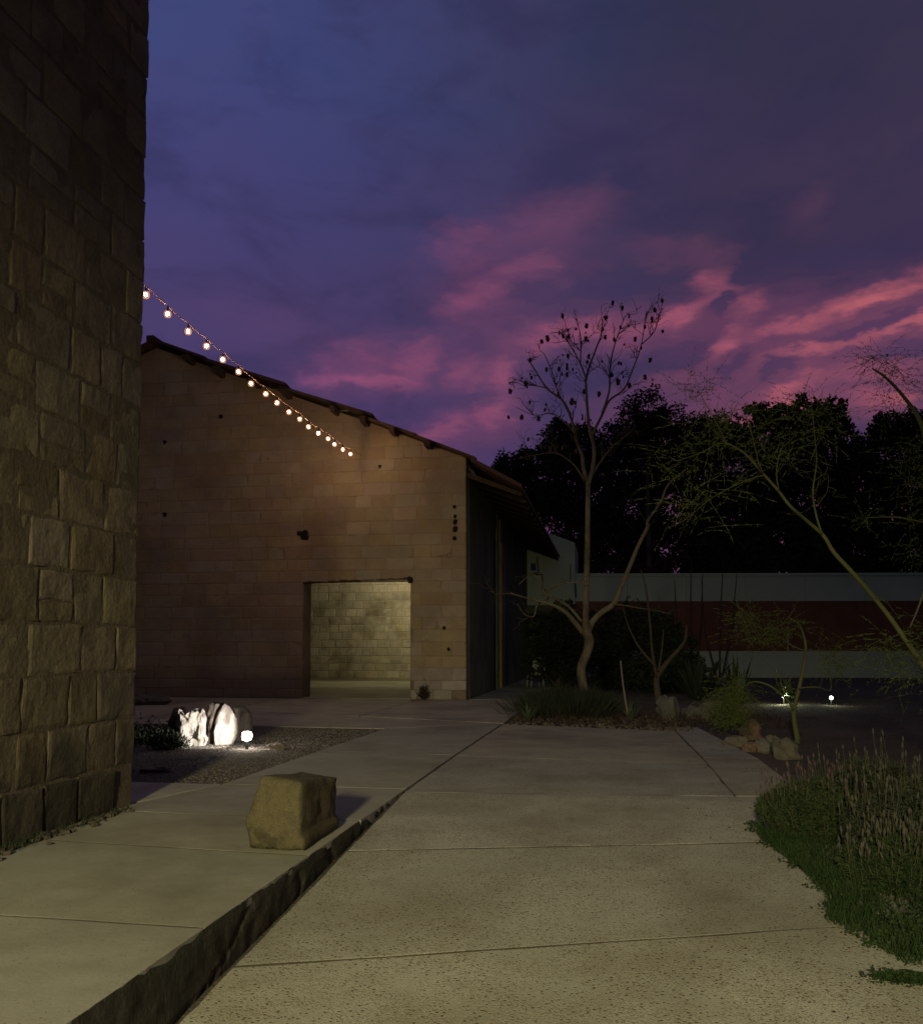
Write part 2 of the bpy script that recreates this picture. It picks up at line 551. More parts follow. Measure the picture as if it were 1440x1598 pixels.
M['dark_slab'] = mat('dark_slab', (.13, .105, .085), (.20, .165, .135), 5, .95, .8, 14, .04, stretch=(1, 1, .4))
M['bark'] = mat('bark', (.15, .12, .085), (.23, .185, .13), 6, .9, .9, 26, .02, stretch=(1, 1, .35), c3=(.09, .075, .055), s3=(2.5, 0, .5, .62), fine=.3)
M['dark_bark'] = mat('dark_bark', (.07, .055, .042), (.11, .085, .07), 6, .95, .4, 18, .01)
M['green_bark'] = mat('green_bark', (.085, .095, .035), (.125, .135, .05), 5, .7, .3, 14, .008, c3=(.12, .09, .05))
M['pod'] = mat('pod', (.05, .035, .028), (.08, .055, .04), 9, .8, .2, 30, .005)
M['needle'] = mat('needle', (.10, .135, .035), (.17, .20, .06), 1.3, .8, 0, trans=.35)
M['crown'] = mat('crown', (.028, .040, .022), (.05, .062, .030), .5, .8, 0, trans=.12)
M['crown_brown'] = mat('crown_brown', (.055, .038, .03), (.085, .055, .04), .5, .85, 0, trans=.12)
M['hedge'] = mat('hedge', (.022, .032, .018), (.04, .05, .028), .8, .85, 0, trans=.1)
M['lav_leaf'] = mat('lav_leaf', (.028, .050, .020), (.062, .085, .036), 3, .85, 0, trans=.25)
M['lav_grey'] = mat('lav_grey', (.035, .048, .030), (.07, .08, .055), 3, .85, 0, trans=.25)
M['spike'] = mat('spike', (.052, .046, .044), (.10, .092, .085), 11, .9, 0)
M['dark_spike'] = mat('dark_spike', (.06, .04, .05), (.11, .07, .08), 11, .9, 0)
M['stem'] = mat('stem', (.05, .05, .03), (.10, .09, .06), 5, .9, 0)
M['clover'] = mat('clover', (.022, .046, .013), (.046, .078, .024), 4, .75, 0, trans=.3)
M['agave'] = mat('agave', (.06, .075, .05), (.10, .12, .08), 6, .7, 0)
M['white_paint'] = mat('white_paint', (.40, .47, .42), (.50, .57, .50), .5, .9, .2, 6, .02, c3=(.42, .47, .44), s3=(.25, 0, .5, .75), stretch=(1, 1, .6))
M['red_brick'] = mat('red_brick', (.15, .04, .026), (.21, .058, .036), 1.2, .9, .3, 12, .02, c3=(.2, .05, .04), s3=(.22, 0, .5, .7), rand=.1)
M['metal_dark'] = mat('metal_dark', (.03, .03, .03), (.05, .05, .05), 8, .5, 0, metal=.6)
M['metal_grey'] = mat('metal_grey', (.2, .2, .2), (.26, .26, .26), 8, .5, 0, metal=.5)
M['cable'] = mat('cable', (.015, .013, .012), (.03, .025, .02), 8, .6, 0)
M['wire_tan'] = mat('wire_tan', (.22, .12, .07), (.28, .16, .1), 8, .6, 0)
M['chair'] = mat('chair', (.32, .34, .36), (.42, .44, .45), 4, .6, 0)
M['blue'] = mat('blue', (.04, .07, .25), (.06, .10, .32), 4, .7, 0)
M['glass_dark'] = mat('glass_dark', (.02, .02, .03), (.03, .03, .04), 4, .2, 0, spec=.6)
M['void'] = mat('void', (.02, .018, .016), (.03, .026, .022), 2, 1, .2)  # near black, the shade inside holes and the gap painted as colour
M['stake'] = mat('stake', (.17, .16, .13), (.25, .23, .19), 8, .9, .2)
M['bulb'] = emit('bulb', (1.0, .62, .34), 520)
M['bulb_glass'] = bpy.data.materials.new('bulb_glass')  # orange glow put on a shell to read as each bulb's halo
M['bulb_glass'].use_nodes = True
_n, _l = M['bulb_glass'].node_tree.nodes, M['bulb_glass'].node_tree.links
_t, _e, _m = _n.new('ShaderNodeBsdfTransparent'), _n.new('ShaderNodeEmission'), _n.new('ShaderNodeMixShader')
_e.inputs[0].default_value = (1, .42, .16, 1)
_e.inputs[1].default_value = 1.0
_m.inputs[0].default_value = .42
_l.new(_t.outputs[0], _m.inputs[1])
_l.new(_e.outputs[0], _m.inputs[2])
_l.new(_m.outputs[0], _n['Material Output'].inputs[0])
M['spot_lens'] = emit('spot_lens', (1.0, .93, .82), 60)
M['garden_lens'] = emit('garden_lens', (.95, 1.0, .80), 12)
M['hall_lens'] = emit('hall_lens', (1.0, .88, .55), 20)
M['flood_lens'] = emit('flood_lens', (1.0, .84, .5), 20)


def spotlight(name, loc, target, energy, color, size, blend, radius, parent=None):
    l = bpy.data.lights.new(name, 'SPOT')
    l.energy, l.color, l.spot_size, l.spot_blend, l.shadow_soft_size = energy, color, R(size), blend, radius
    o = bpy.data.objects.new(name, l)
    C.objects.link(o)
    o.location = loc
    o.rotation_euler = (Vector(target) - Vector(loc)).to_track_quat('-Z', 'Y').to_euler()
    if parent:
        o.parent = parent
        o.location = Vector(loc) - parent.location
    return o


# ------------------------------------------------------------------ ground
def axis(parts):
    out = []
    for a, b, s in parts:
        n = max(1, round((b - a) / s))
        out += [a + (b - a) * i / n for i in range(n)]
    return out + [parts[-1][1]]


def terrain_z(x, y):
    z = ramp_z(y) if x > -2.158 else 0.0
    z -= 0.035 if (x > 2.0 or y > 17.0 or x < -14.5) else 0.016
    if x > 2.0 or (y > 17.6 and x > -2.0):
        z += 0.05 * mn.noise(Vector((x * 0.7, y * 0.7, 3))) + 0.02 * mn.noise(Vector((x * 2.7, y * 2.7, 5)))
    return z


xs = axis([(-400, -40, 60), (-40, -14, 3), (-14, -2.17, .4), (-2.17, -2.15, .02), (-2.15, 2, .3), (2, 12, .22), (12, 40, 3), (40, 400, 60)])
ys = axis([(-100, -10, 30), (-10, 2.4, 1), (2.4, 9.1, .25), (9.1, 30, .3), (30, 60, 2), (60, 600, 60)])
mb = MB()
mb.v = [(x, y, terrain_z(x, y)) for y in ys for x in xs]
nx = len(xs)
mb.f = [(j * nx + i, j * nx + i + 1, (j + 1) * nx + i + 1, (j + 1) * nx + i) for j in range(len(ys) - 1) for i in range(nx - 1)]
tag(mb.build('ground', M['soil'], smooth=False), kind='structure')


# paving
def slab(corners, zf, m, parent, thick=.09, edge=.006, seed=0, n=(14, 14), name='paving_slab'):
    """corners: near-left, near-right, far-right, far-left (x, y)"""
    (a, b, c, d) = [Vector(p) for p in corners]
    k, q = n

    def par(n_, L):
        e = min(.2, .014 / L)
        return [0, e] + [e + (1 - 2 * e) * i / n_ for i in range(1, n_)] + [1 - e, 1]
    us = par(k, (b - a).length)
    vs = par(q, (d - a).length)
    V, Fc = [], []
    for jv, v in enumerate(vs):
        for iu, u in enumerate(us):
            p = (a * (1 - u) + b * u) * (1 - v) + (d * (1 - u) + c * u) * v
            z = zf(p.y) + .004 * mn.noise(Vector((p.x * 1.5, p.y * 1.5, seed)))
            bx = iu in (0, len(us) - 1)
            by = jv in (0, len(vs) - 1)
            if bx or by:
                z -= .0015
                ctr = (a + b + c + d) / 4
                w = edge * (abs(mn.noise(Vector((p.x * 5, p.y * 5, seed + 9)))) * 2 + abs(mn.noise(Vector((p.x * 23, p.y * 23, seed)))))
                p = p + (ctr - p).normalized() * w
            V.append((p.x, p.y, z))
    w_ = len(us)
    h_ = len(vs)
    Fc = [(j * w_ + i, j * w_ + i + 1, (j + 1) * w_ + i + 1, (j + 1) * w_ + i) for j in range(h_ - 1) for i in range(w_ - 1)]
    ring = [i for i in range(w_)] + [j * w_ + w_ - 1 for j in range(1, h_)] + [(h_ - 1) * w_ + i for i in range(w_ - 2, -1, -1)] + [j * w_ for j in range(h_ - 2, 0, -1)]
    b0 = len(V)
    for r_ in ring:
        V.append((V[r_][0], V[r_][1], V[r_][2] - thick))
    L = len(ring)
    for i in range(L):
        Fc.append((ring[i], b0 + i, b0 + (i + 1) % L, ring[(i + 1) % L]))
    mb = MB()
    mb.add(V, Fc)
    return mb.build(name, m, parent)


flat = lambda y: 0.0
pav = tag(empty('pavement'), kind='structure')
g = .006
KX = -2.135
# raised walk along the building (smooth)
for i, (y0l, y0r, y1l, y1r) in enumerate([(-1.0, -1.0, 1.9, 1.9), (1.9, 1.9, 4.62, 4.56), (4.62, 4.56, 6.42, 6.24), (6.42, 6.24, 7.64, 7.56)]):
    slab([(-4.62, y0l + g), (KX - .012, y0r + g), (KX - .012, y1r - g), (-4.62, y1l - g)], flat, M['smooth_concrete'], pav, .05, .004, i, (40, 40))
GX = -4.16
for i, c in enumerate([
    [(-4.6, 7.64 + g), (KX, 7.56 + g), (KX, 9.3), (-4.2, 9.3)],
    [(-4.2, 9.3 + 2 * g), (KX, 9.3 + 2 * g), (KX, 12.3), (GX, 12.3)],
    [(GX, 12.3 + 2 * g), (KX, 12.3 + 2 * g), (-2.09, 17.4), (-4.1, 16.1)],
    [(-14.5, 7.8), (-4.62, 7.8), (-4.22, 9.3), (-14.5, 9.05)],
    [(-9.3, 16.35), (-4.12, 16.12), (-2.07, 17.42), (-9.3, 20.2)],
    [(-14.5, 16.4), (-9.32, 16.36), (-9.32, 20.2), (-14.5, 20.2)],
    [(-9.3, 20.22), (-5.4, 18.9), (-5.4, 25.1), (-9.3, 25.1)],
    [(-14.5, 20.22), (-9.32, 20.22), (-9.32, 25.1), (-14.5, 25.1)],
    [(-5.38, 18.9), (-2.07, 17.6), (-2.07, 25.3), (-5.38, 25.1)],
    [(-3.98, 25.4), (-2.07, 25.4), (-2.07, 31.6), (-3.98, 31.6)],
    [(-3.98, 31.65), (-2.07, 31.65), (-2.07, 44), (-3.98, 44)],
]):
    slab(c, flat, M['far_concrete'] if i > 2 else M['smooth_concrete'], pav, .1, .01, 20 + i, (12, 16))
# centre lane
LX = -2.105
for i, c in enumerate([
    [(LX, 9.11), (1.235, 9.4), (1.235, 11.82), (LX, 12.26)],
    [(LX, 12.27), (1.235, 11.83), (1.15, 16.45), (-2.05, 17.38)],
    [(1.25, 9.42), (1.96, 9.5), (1.97, 12.6), (1.25, 12.6)],
    [(1.25, 12.61), (1.97, 12.61), (1.62, 17.3), (1.165, 17.3)],
]):
    slab(c, flat, M['aggregate'] if i in (0, 2) else M['far_concrete'], pav, .1, .006, 40 + i, (14, 14))
# ramp slabs
for i, c in enumerate([
    [(LX, 7.05), (1.95, 7.85), (1.95, 9.47), (LX, 9.10)],
    [(LX, 4.85), (1.95, 6.08), (1.95, 7.83), (LX, 7.03)],
    [(LX, 2.6), (2.1, 3.16), (2.1, 6.13), (LX, 4.83)],
    [(LX, -1.0), (2.1, -1.0), (2.1, 3.14), (LX, 2.58)],
]):
    slab(c, ramp_z, M['aggregate'], pav, .1, .009, 50 + i, (24, 24))

def joint(a, b, zf, w=.016, lift=-.0015):
    t = MB()
    a, b = Vector(a), Vector(b)
    n = 40
    d = (b - a).normalized()
    s_ = Vector((-d.y, d.x))
    for i in range(n + 1):
        p = a.lerp(b, i / n)
        ww = w * (1 + .5 * mn.noise(Vector((p.x * 6, p.y * 6, 3))))
        off = s_ * .003 * mn.noise(Vector((p.x * 3, p.y * 3, 8)))
        for q in (-1, 1):
            c = p + s_ * ww * .5 * q + off
            t.v.append((c.x, c.y, zf(c.y) + lift + .004 * mn.noise(Vector((c.x * 1.5, c.y * 1.5, 1)))))
            t.v.append((c.x, c.y, zf(c.y) - .05))
    for i in range(n):
        k0, k1 = i * 4, i * 4 + 4
        t.f += [(k0, k1, k1 + 2, k0 + 2), (k0, k0 + 1, k1 + 1, k1), (k0 + 2, k1 + 2, k1 + 3, k0 + 3)]
    return t.build('joint_filler', M['joint'], pav)


joint((LX, 9.105), (1.2, 9.405), flat, .014)
joint((LX, 7.04), (1.93, 7.84), ramp_z, .020)
joint((LX, 4.84), (1.93, 6.07), ramp_z, .026)
joint((LX, 2.59), (2.1, 3.16), ramp_z, .02)
joint((1.2425, 9.42), (1.158, 16.4), flat, .022)
joint((LX, 12.265), (1.23, 11.825), flat, .014)
joint((LX, 9.11), (-2.05, 17.38), flat, .03)
for a_, b_ in [((-4.5, 1.9), (KX - .02, 1.9)), ((-4.5, 4.62), (KX - .02, 4.56)), ((-4.45, 6.41), (KX - .02, 6.24)), ((-4.5, 7.64), (KX - .02, 7.56)), ((-4.2, 9.3), (KX, 9.3)), ((GX, 12.31), (KX, 12.31)),
               ((-9.3, 20.2), (-2.07, 17.5)), ((-5.39, 18.9), (-5.39, 25.1)), ((-9.31, 16.3), (-9.31, 25.1)), ((-4.11, 16.1), (-2.08, 17.4))]:
    joint(a_, b_, flat, .016)

# kerb under the raised walk
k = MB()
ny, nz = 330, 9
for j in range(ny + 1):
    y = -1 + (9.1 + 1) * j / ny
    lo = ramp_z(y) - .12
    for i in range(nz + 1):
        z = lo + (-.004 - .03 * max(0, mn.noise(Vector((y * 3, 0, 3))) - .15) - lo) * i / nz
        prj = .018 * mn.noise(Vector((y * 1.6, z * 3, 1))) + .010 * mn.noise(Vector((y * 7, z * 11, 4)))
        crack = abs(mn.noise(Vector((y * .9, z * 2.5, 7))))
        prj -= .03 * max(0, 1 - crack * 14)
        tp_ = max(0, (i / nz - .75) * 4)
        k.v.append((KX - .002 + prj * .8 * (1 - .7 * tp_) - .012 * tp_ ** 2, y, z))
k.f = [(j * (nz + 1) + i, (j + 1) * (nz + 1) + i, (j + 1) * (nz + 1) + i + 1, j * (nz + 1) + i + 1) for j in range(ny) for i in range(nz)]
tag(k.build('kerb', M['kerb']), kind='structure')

# ------------------------------------------------------------------ stone blocks
def block(w, h, d, rough=.02, edge=.02, nx_=5, nz_=4, top=None, chip=.02, side=False):
    """local x across, z up, front towards -y"""
    sd = rnd.uniform(0, 900)
    V, Fc = [], []
    us = [0, .06] + [.06 + .88 * i / (nx_ - 2) for i in range(1, nx_ - 2)] + [.94, 1]
    vs = [0, .08] + [.08 + .84 * i / (nz_ - 2) for i in range(1, nz_ - 2)] + [.92, 1]
    for v in vs:
        for u in us:
            x, hh = (u - .5) * w, h
            if top is not None:
                hh = max(.02, min(h, top(x)))
            z = v * hh
            eb = min(min(u, 1 - u) * w, min(v, 1 - v) * hh)
            out = rough * mn.noise(Vector((x * 3.3 + sd, z * 3.3, sd))) * 1.6 + rough * .6 * mn.noise(Vector((x * 11 + sd, z * 11, sd)))
            out -= edge * math.exp(-eb / (edge * 1.2 + 1e-4))
            jx = jz = 0
            if u in (0, 1):
                jx = -(u * 2 - 1) * chip * abs(mn.noise(Vector((sd, z * 7, u * 5)))) * 1.5
            if v in (0, 1):
                jz = -(v * 2 - 1) * chip * abs(mn.noise(Vector((x * 7, sd, v * 5)))) * 1.5
            V.append((x + jx, -out, z + jz))
    a, b = len(us), len(vs)
    Fc = [(j * a + i, j * a + i + 1, (j + 1) * a + i + 1, (j + 1) * a + i) for j in range(b - 1) for i in range(a - 1)]
    ring = list(range(a)) + [j * a + a - 1 for j in range(1, b)] + [(b - 1) * a + i for i in range(a - 2, -1, -1)] + [j * a for j in range(b - 2, 0, -1)]
    b0 = len(V)
    for r_ in ring:
        V.append((V[r_][0] + (rough * 1.2 * mn.noise(Vector((V[r_][2] * 6, sd, 2))) if side else 0), d, V[r_][2]))
    L = len(ring)
    for i in range(L):
        Fc.append((ring[i], b0 + i, b0 + (i + 1) % L, ring[(i + 1) % L]))
    return V, Fc


# ------------------------------------------------------------------ near building, left
near = tag(empty('stone_building', (-4.5, 7.98, 0)),
           'tall building of rough pale stone blocks filling the left edge beside the raised walk', 'building')
O = Vector((-4.5, 7.98, 0))
core = MB()
core.box((-15 - O.x, -12 - O.y, -.1), (-4.507 - O.x, 7.94 - O.y, 10.4))
core.build('wall_core', M['near_mortar'], near)
zc = [0, .39, .83, 1.27, 1.70, 2.145, 2.56, 3.0]
while zc[-1] < 10.2:
    zc.append(zc[-1] + rnd.uniform(.40, .46))
rest = MB()
for ci in range(len(zc) - 1):
    z0, z1 = zc[ci], zc[ci + 1]
    yend = 7.98 - (.34 if ci == 0 else 0) + (0 if ci < 2 else rnd.uniform(-.012, .012))
    y = yend
    first = True
    while y > -3:
        w = rnd.uniform(.36, .74) if not first else (rnd.uniform(.28, .42) if ci % 2 else rnd.uniform(.5, .66))
        y0 = y - w
        hh = z1 - z0 - .014
        vis = y > 5.4
        r_ = .009
        dx = rnd.uniform(-.005, .004) + (.02 if ci == 0 else 0)
        if vis:
            V, Fc = block(w - .008, hh, .30, r_, .007, 11, 9, None, .016, first)
            # tilt the bed joints a little
            sk = rnd.uniform(-.02, .02)
            sh = 0 if first else rnd.gauss(0, .05)
            parts_ = [(V, z0 + .007)]
            if not first and rnd.random() < .2:
                f1 = rnd.uniform(.35, .62)
                Va, Fa = block(w - .008, hh * f1 - .006, .30, r_, .007, 9, 6, None, .016)
                Vb, Fb = block(w - .008, hh * (1 - f1) - .006, .30, r_, .007, 9, 6, None, .016)
                parts_ = [(Va, z0 + .007), (Vb, z0 + .007 + hh * f1)]
                fcs = [Fa, Fb]
            else:
                fcs = [Fc]
            for (Vq, zq), fq in zip(parts_, fcs):
                bm_ = MB()
                bm_.add([(a + sh * (c + zq - z0 - hh / 2), b, c + sk * a) for a, b, c in Vq], fq)
                bm_.build('stone_block', M['near_stone'], near, (dx + rnd.uniform(-.002, .002), (y + y0) / 2 - O.y, zq), R(90))
            # blocks are rotated: local x -> world y, front -> +x
        else:
            V, Fc = block(w - .012, hh, .30, r_, .013, 5, 4, None, .02)
            rest.add([(-b + dx, a + (y + y0) / 2 - O.y, c + z0 + .007) for a, b, c in V], Fc)
        y = y0
        first = False
tag(rest.build('stone_masonry', M['near_stone'], near), kind='stuff')
# rubble and dirt strip at the foot
rub = MB()
for i in range(260):
    y = rnd.uniform(3.5, 7.75)
    x = -4.46 + abs(rnd.gauss(0, .07)) + .02
    r_ = rnd.uniform(.008, .038)
    rub.lump((x, y, r_ * .3), (r_, r_ * rnd.uniform(.8, 1.4), r_ * .7), i, .35, 4, 5)
tag(rub.build('stone_rubble', M['soil']), 'crumbled dark stone and dirt along the foot of the near block wall', 'rubble', kind='stuff')
P, D = [], []
for i in range(900):
    y = rnd.choice([rnd.uniform(4.5, 7.7), rnd.gauss(6.1, .25)])
    P.append((-4.44 + abs(rnd.gauss(0, .05)), y, 0))
    D.append((rnd.uniform(-.4, .6), rnd.uniform(-.6, .6), 1))
tag(leaves('low_weeds', P, D, nr.uniform(.02, .07, 900), .008, M['hedge']), 'thin dark weeds growing where the near wall meets the walk', 'weeds', kind='stuff')

# ------------------------------------------------------------------ hall
YF = 25.15
hall = tag(empty('stone_hall', (-4.03, YF, 0)),
           'long brown stone block hall with gable roof and bright square doorway', 'building')
HO = Vector((-4.03, YF, 0))
RP = [(-23.5, 7.05), (-13.73, 10.78), (-9.6, 9.18), (-6.9, 8.15), (-4.03, 7.0)]


def roofz(x):
    for (a, za), (b, zb) in zip(RP, RP[1:]):
        if x <= b:
            return za + (zb - za) * (x - a) / (b - a)
    return RP[-1][1]


DX0, DX1, DZ = -8.92, -5.65, 3.40


def doortop(x):
    return 3.37 + .08 * (x - DX0) / (DX1 - DX0)


def wallpiece(mb, x0, x1, zb, y0, y1, zt=roofz, dz=0.0):
    xs_ = sorted({x0, x1} | {p[0] for p in RP if x0 < p[0] < x1})
    for a, b in zip(xs_, xs_[1:]):
        za, zb_ = zt(a) - dz, zt(b) - dz
        vs = [(a, y0, zb), (b, y0, zb), (b, y1, zb), (a, y1, zb), (a, y0, za), (b, y0, zb_), (b, y1, zb_), (a, y1, za)]
        mb.add([(v[0] - HO.x, v[1] - HO.y, v[2]) for v in vs],
               [(0, 3, 2, 1), (4, 5, 6, 7), (0, 1, 5, 4), (1, 2, 6, 5), (2, 3, 7, 6), (3, 0, 4, 7)])


fw = MB()
yb = YF + .009
wallpiece(fw, -23.43, DX0 + .012, -.1, yb, yb + .7, dz=.02)
wallpiece(fw, DX1 - .012, -4.06, -.1, yb, yb + .7, dz=.02)
wallpiece(fw, DX0 + .012, DX1 - .012, DZ + .05, yb + .002, yb + .698, dz=.02)
fwo = fw.build('front_wall', M['hall_mortar'], hall)
specs = []
z = 0.0
ci = 0
while z < 10.8:
    hcourse = .27 if z < .3 else rnd.uniform(.33, .40)
    z1 = z + hcourse
    x = -4.03
    first = True
    while x > -14.3:
        w = rnd.uniform(.48, .95)
        if z < .9:
            w = rnd.uniform(.5, .9)
        if first:
            w = .72 if ci % 2 else .42
        x0 = x - w
        # split around the doorway
        segs = [(x0, x)]
        if z < DZ - .02:
            segs = []
            if x0 < DX0:
                segs.append((x0, min(x, DX0)))
            if x > DX1:
                segs.append((max(x0, DX1), x))
        for a, b in segs:
            if b - a < .12:
                continue
            zt, zb_ = z1, z
            if z < DZ - .02 < z1 and b > DX0 and a < DX1:
                zb_ = DZ
            if zt - zb_ < .08:
                continue
            mx = max(roofz(a), roofz(b), roofz((a + b) / 2))
            if mx - .04 < zb_ + .05:
                continue
            specs.append((a, b, zb_, zt, first))
        x = x0
        first = False
    z = z1
    ci += 1
inner = []
z = 0.12
while z < 8.6:
    hc = rnd.uniform(.33, .38)
    x = -7.2 + rnd.uniform(0, .4)
    while x > -14.4:
        w = rnd.uniform(.42, .66)
        inner.append((x - w, x, z, z + hc))
        x -= w
    z += hc
n_inner = [s for s in inner if s[2] < 3.9 and -13.4 < (s[0] + s[1]) / 2 < -8.2]
budget = 300
masonry = MB()
specs.sort(key=lambda s: -((s[1] - s[0]) * (s[3] - s[2])) * (1 if -13.8 < (s[0] + s[1]) / 2 else .01))
for i, (a, b, z0, z1, first) in enumerate(specs):
    w, h = b - a - .007, z1 - z0 - .007
    top = None
    if roofz(a) - .05 < z1 or roofz(b) - .05 < z1:
        xm = (a + b) / 2
        top = (lambda x, xm=xm, z0=z0: roofz(xm + x) - .05 - z0)
    proud = rnd.uniform(-.004, .005)
    base_ = z0 < .6 and a > -5.7
    V, Fc = block(w, h, .22, .007, .006, 6, 5, top, .012, False)
    m_ = M['base_stone'] if base_ else M['hall_stone']
    if i < budget:
        b_ = MB()
        b_.add(V, Fc)
        b_.build('stone_block', m_, fwo, ((a + b) / 2 - HO.x, proud, z0 + .007))
    else:
        masonry.add([(p[0] + (a + b) / 2 - HO.x, p[1] + proud, p[2] + z0 + .007) for p in V], Fc)
if masonry.v:
    tag(masonry.build('stone_masonry', M['hall_stone'], fwo), kind='stuff')
# worn lintel, sockets and holes
li = MB()
for i in range(9):
    x = DX0 + .2 + i * .36
    li.lump((x - HO.x, .03, doortop(x) + .04), (.24, .05, .028 + .02 * rnd.random()), 60 + i, .4, 5, 8)
li.build('lintel', M['old_wood'], hall)
for px_, py_, r_ in [(475, 835, .14), (467, 832, .07), (258, 690, .06), (345, 650, .07), (709, 791, .05), (710, 806, .05), (710, 815, .07), (710, 826, .08), (709, 840, .06),
                     (593, 728, .05), (693, 980, .05), (700, 1013, .05), (640, 905, .09), (258, 803, .07)]:
    p = at(px_, py_, YF)
    hl = MB()
    hl.lump((p.x - HO.x, -.004, p.z), (r_, .03, r_ * 1.1), px_, .5, 6, 10, 2)
    hl.build('wall_socket', M['void'], hall)  # dark lump on the wall face, painted as the hole's inner shade
# side wall with a tall narrow gap
sw = MB()
ZE = 6.75
for y0, y1, zt, x1 in [(YF + .74, 31.5, ZE, -4.06), (32.6, 44.6, ZE, -4.06)]:
    sw.box((-.7, y0 - HO.y, -.1), (x1 - HO.x + .02, y1 - HO.y, zt))
sw.box((-.69, 31.5 - HO.y, 5.9), (-.03, 32.6 - HO.y, ZE - .01))
sw.build('side_wall', M['dark_render'], hall)
q = MB()
q.box((-.76, 33.0 - HO.y, -.05), (.10, 34.2 - HO.y, 5.4))
q.box((-.76, 33.0 - HO.y, 5.4), (.04, 34.2 - HO.y, 6.3))
q.build('buttress', M['plaster_brown'], hall)
q = MB()
q.box((-.5, 31.52 - HO.y, -.02), (-.42, 32.58 - HO.y, 5.88))
q.build('tall_door', M['void'], hall)  # near-black panel that paints the inside of the gap dark
# inner cross wall seen through the doorway, floor, far gable
YI = 38.5
iw = MB()
wallpiece(iw, -23.4, -4.8, -.1, YI + .012, YI + .5, dz=.1)
iwo = iw.build('inner_wall', M['inner_mortar'], hall)
im = MB()
for (a, b, z0, z1) in inner:
    V, Fc = block(b - a - .013, z1 - z0 - .013, .2, .009, .010, 5, 4, None, .018)
    pr = rnd.uniform(-.012, .008)
    if (a, b, z0, z1) in n_inner:
        b_ = MB()
        b_.add(V, Fc)
        b_.build('stone_block', M['inner_stone'], iwo, ((a + b) / 2 - HO.x, YI - HO.y + pr, z0))
    else:
        im.add([(p[0] + (a + b) / 2 - HO.x, p[1] + YI - HO.y + pr, p[2] + z0) for p in V], Fc)
tag(im.build('stone_masonry', M['inner_stone'], iwo), kind='stuff')
f_ = MB()
f_.box((-19.3, .02, -.1), (-.75, YI - YF, .015))
f_.build('floor', M['smooth_concrete'], hall)
lw = MB()
lw.box((-19.4, .74, -.1), (-18.9, 19.4, 6.7))
lw.build('far_side_wall', M['hall_mortar'], hall)

# roof: separate sheets, lapped, ribbed down the slope
def roof_sheet(xa, za, xb, zb, thick=.07, y0=24.84, y1=45.1, rib=.02, sag=.0, m='clay_roof'):
    n = 90
    t = MB()
    for i in range(n + 1):
        y = y0 + (y1 - y0) * i / n
        o_ = rib * math.sin(i * math.pi / 2 + .5) + .03 * mn.noise(Vector((xa, y * .35, 0)))
        for (x, z) in ((xa, za), ((xa + xb) / 2, (za + zb) / 2 - sag), (xb, zb)):
            t.v.append((x - HO.x, y - HO.y, z + o_))
        for (x, z) in ((xb, zb), ((xa + xb) / 2, (za + zb) / 2 - sag), (xa, za)):
            t.v.append((x - HO.x, y - HO.y, z + o_ - thick))
    for i in range(n):
        for q_ in range(6):
            t.f.append((i * 6 + q_, i * 6 + (q_ + 1) % 6, (i + 1) * 6 + (q_ + 1) % 6, (i + 1) * 6 + q_))
    t.f += [(0, 5, 4, 3, 2, 1), tuple(n * 6 + q_ for q_ in range(6))]
    return t.build('roof_sheet', M[m], hall)


roof_sheet(-23.9, 6.98, -18.5, 8.98)
roof_sheet(-18.55, 8.94, -13.66, 10.93)
roof_sheet(-13.72, 10.96, -12.0, 10.30)
roof_sheet(-12.05, 10.27, -9.45, 9.37, .10)
roof_sheet(-9.62, 9.30, -6.78, 8.34, .07)
roof_sheet(-7.02, 8.27, -5.45, 7.68, .07)
roof_sheet(-5.5, 7.66, -3.72, 6.93, .07)
roof_sheet(-3.85, 6.92, -2.40, 6.10, .12)
bm_ = MB()
bm_.box((-13.83 - HO.x, 24.7 - HO.y, 10.83), (-13.6 - HO.x, 45.2 - HO.y, 11.0))
bm_.build('ridge_beam', M['old_wood'], hall)
pur = MB()
pur.add([(-.07, -.30, -.16), (.07, -.30, -.16), (.07, 19.8, -.22), (-.07, 19.8, -.22), (-.1, -.42, .0), (.1, -.42, .0), (.1, 19.8, 0), (-.1, 19.8, 0)],
        [(0, 3, 2, 1), (4, 5, 6, 7), (0, 1, 5, 4), (1, 2, 6, 5), (2, 3, 7, 6), (3, 0, 4, 7)])
pme = pur.mesh('roof_beam')
for px_, py_ in [(296, 560), (343, 583), (400, 600), (448, 622), (523, 639), (570, 656), (615, 677), (669, 696)]:
    p = at(px_, py_, 24.9)
    o = link('roof_beam', pme, M['old_wood'], hall, (p.x - HO.x, 24.95 - HO.y, roofz(p.x) - .01))
    o.scale = (rnd.uniform(.7, 1.2), 1, rnd.uniform(.9, 1.5))
raf = MB()
raf.add([(-.6, -.05, .0), (1.5, -.05, -.85), (1.5, .05, -.85), (-.6, .05, 0), (-.6, -.05, -.16), (1.5, -.05, -.97), (1.5, .05, -.97), (-.6, .05, -.16)],
        [(0, 1, 2, 3), (7, 6, 5, 4), (0, 4, 5, 1), (1, 5, 6, 2), (2, 6, 7, 3), (3, 7, 4, 0)])
rme = raf.mesh('rafter')
for i in range(16):
    link('rafter', rme, M['old_wood'], hall, (.1, .1 + i * 1.25, 6.78))
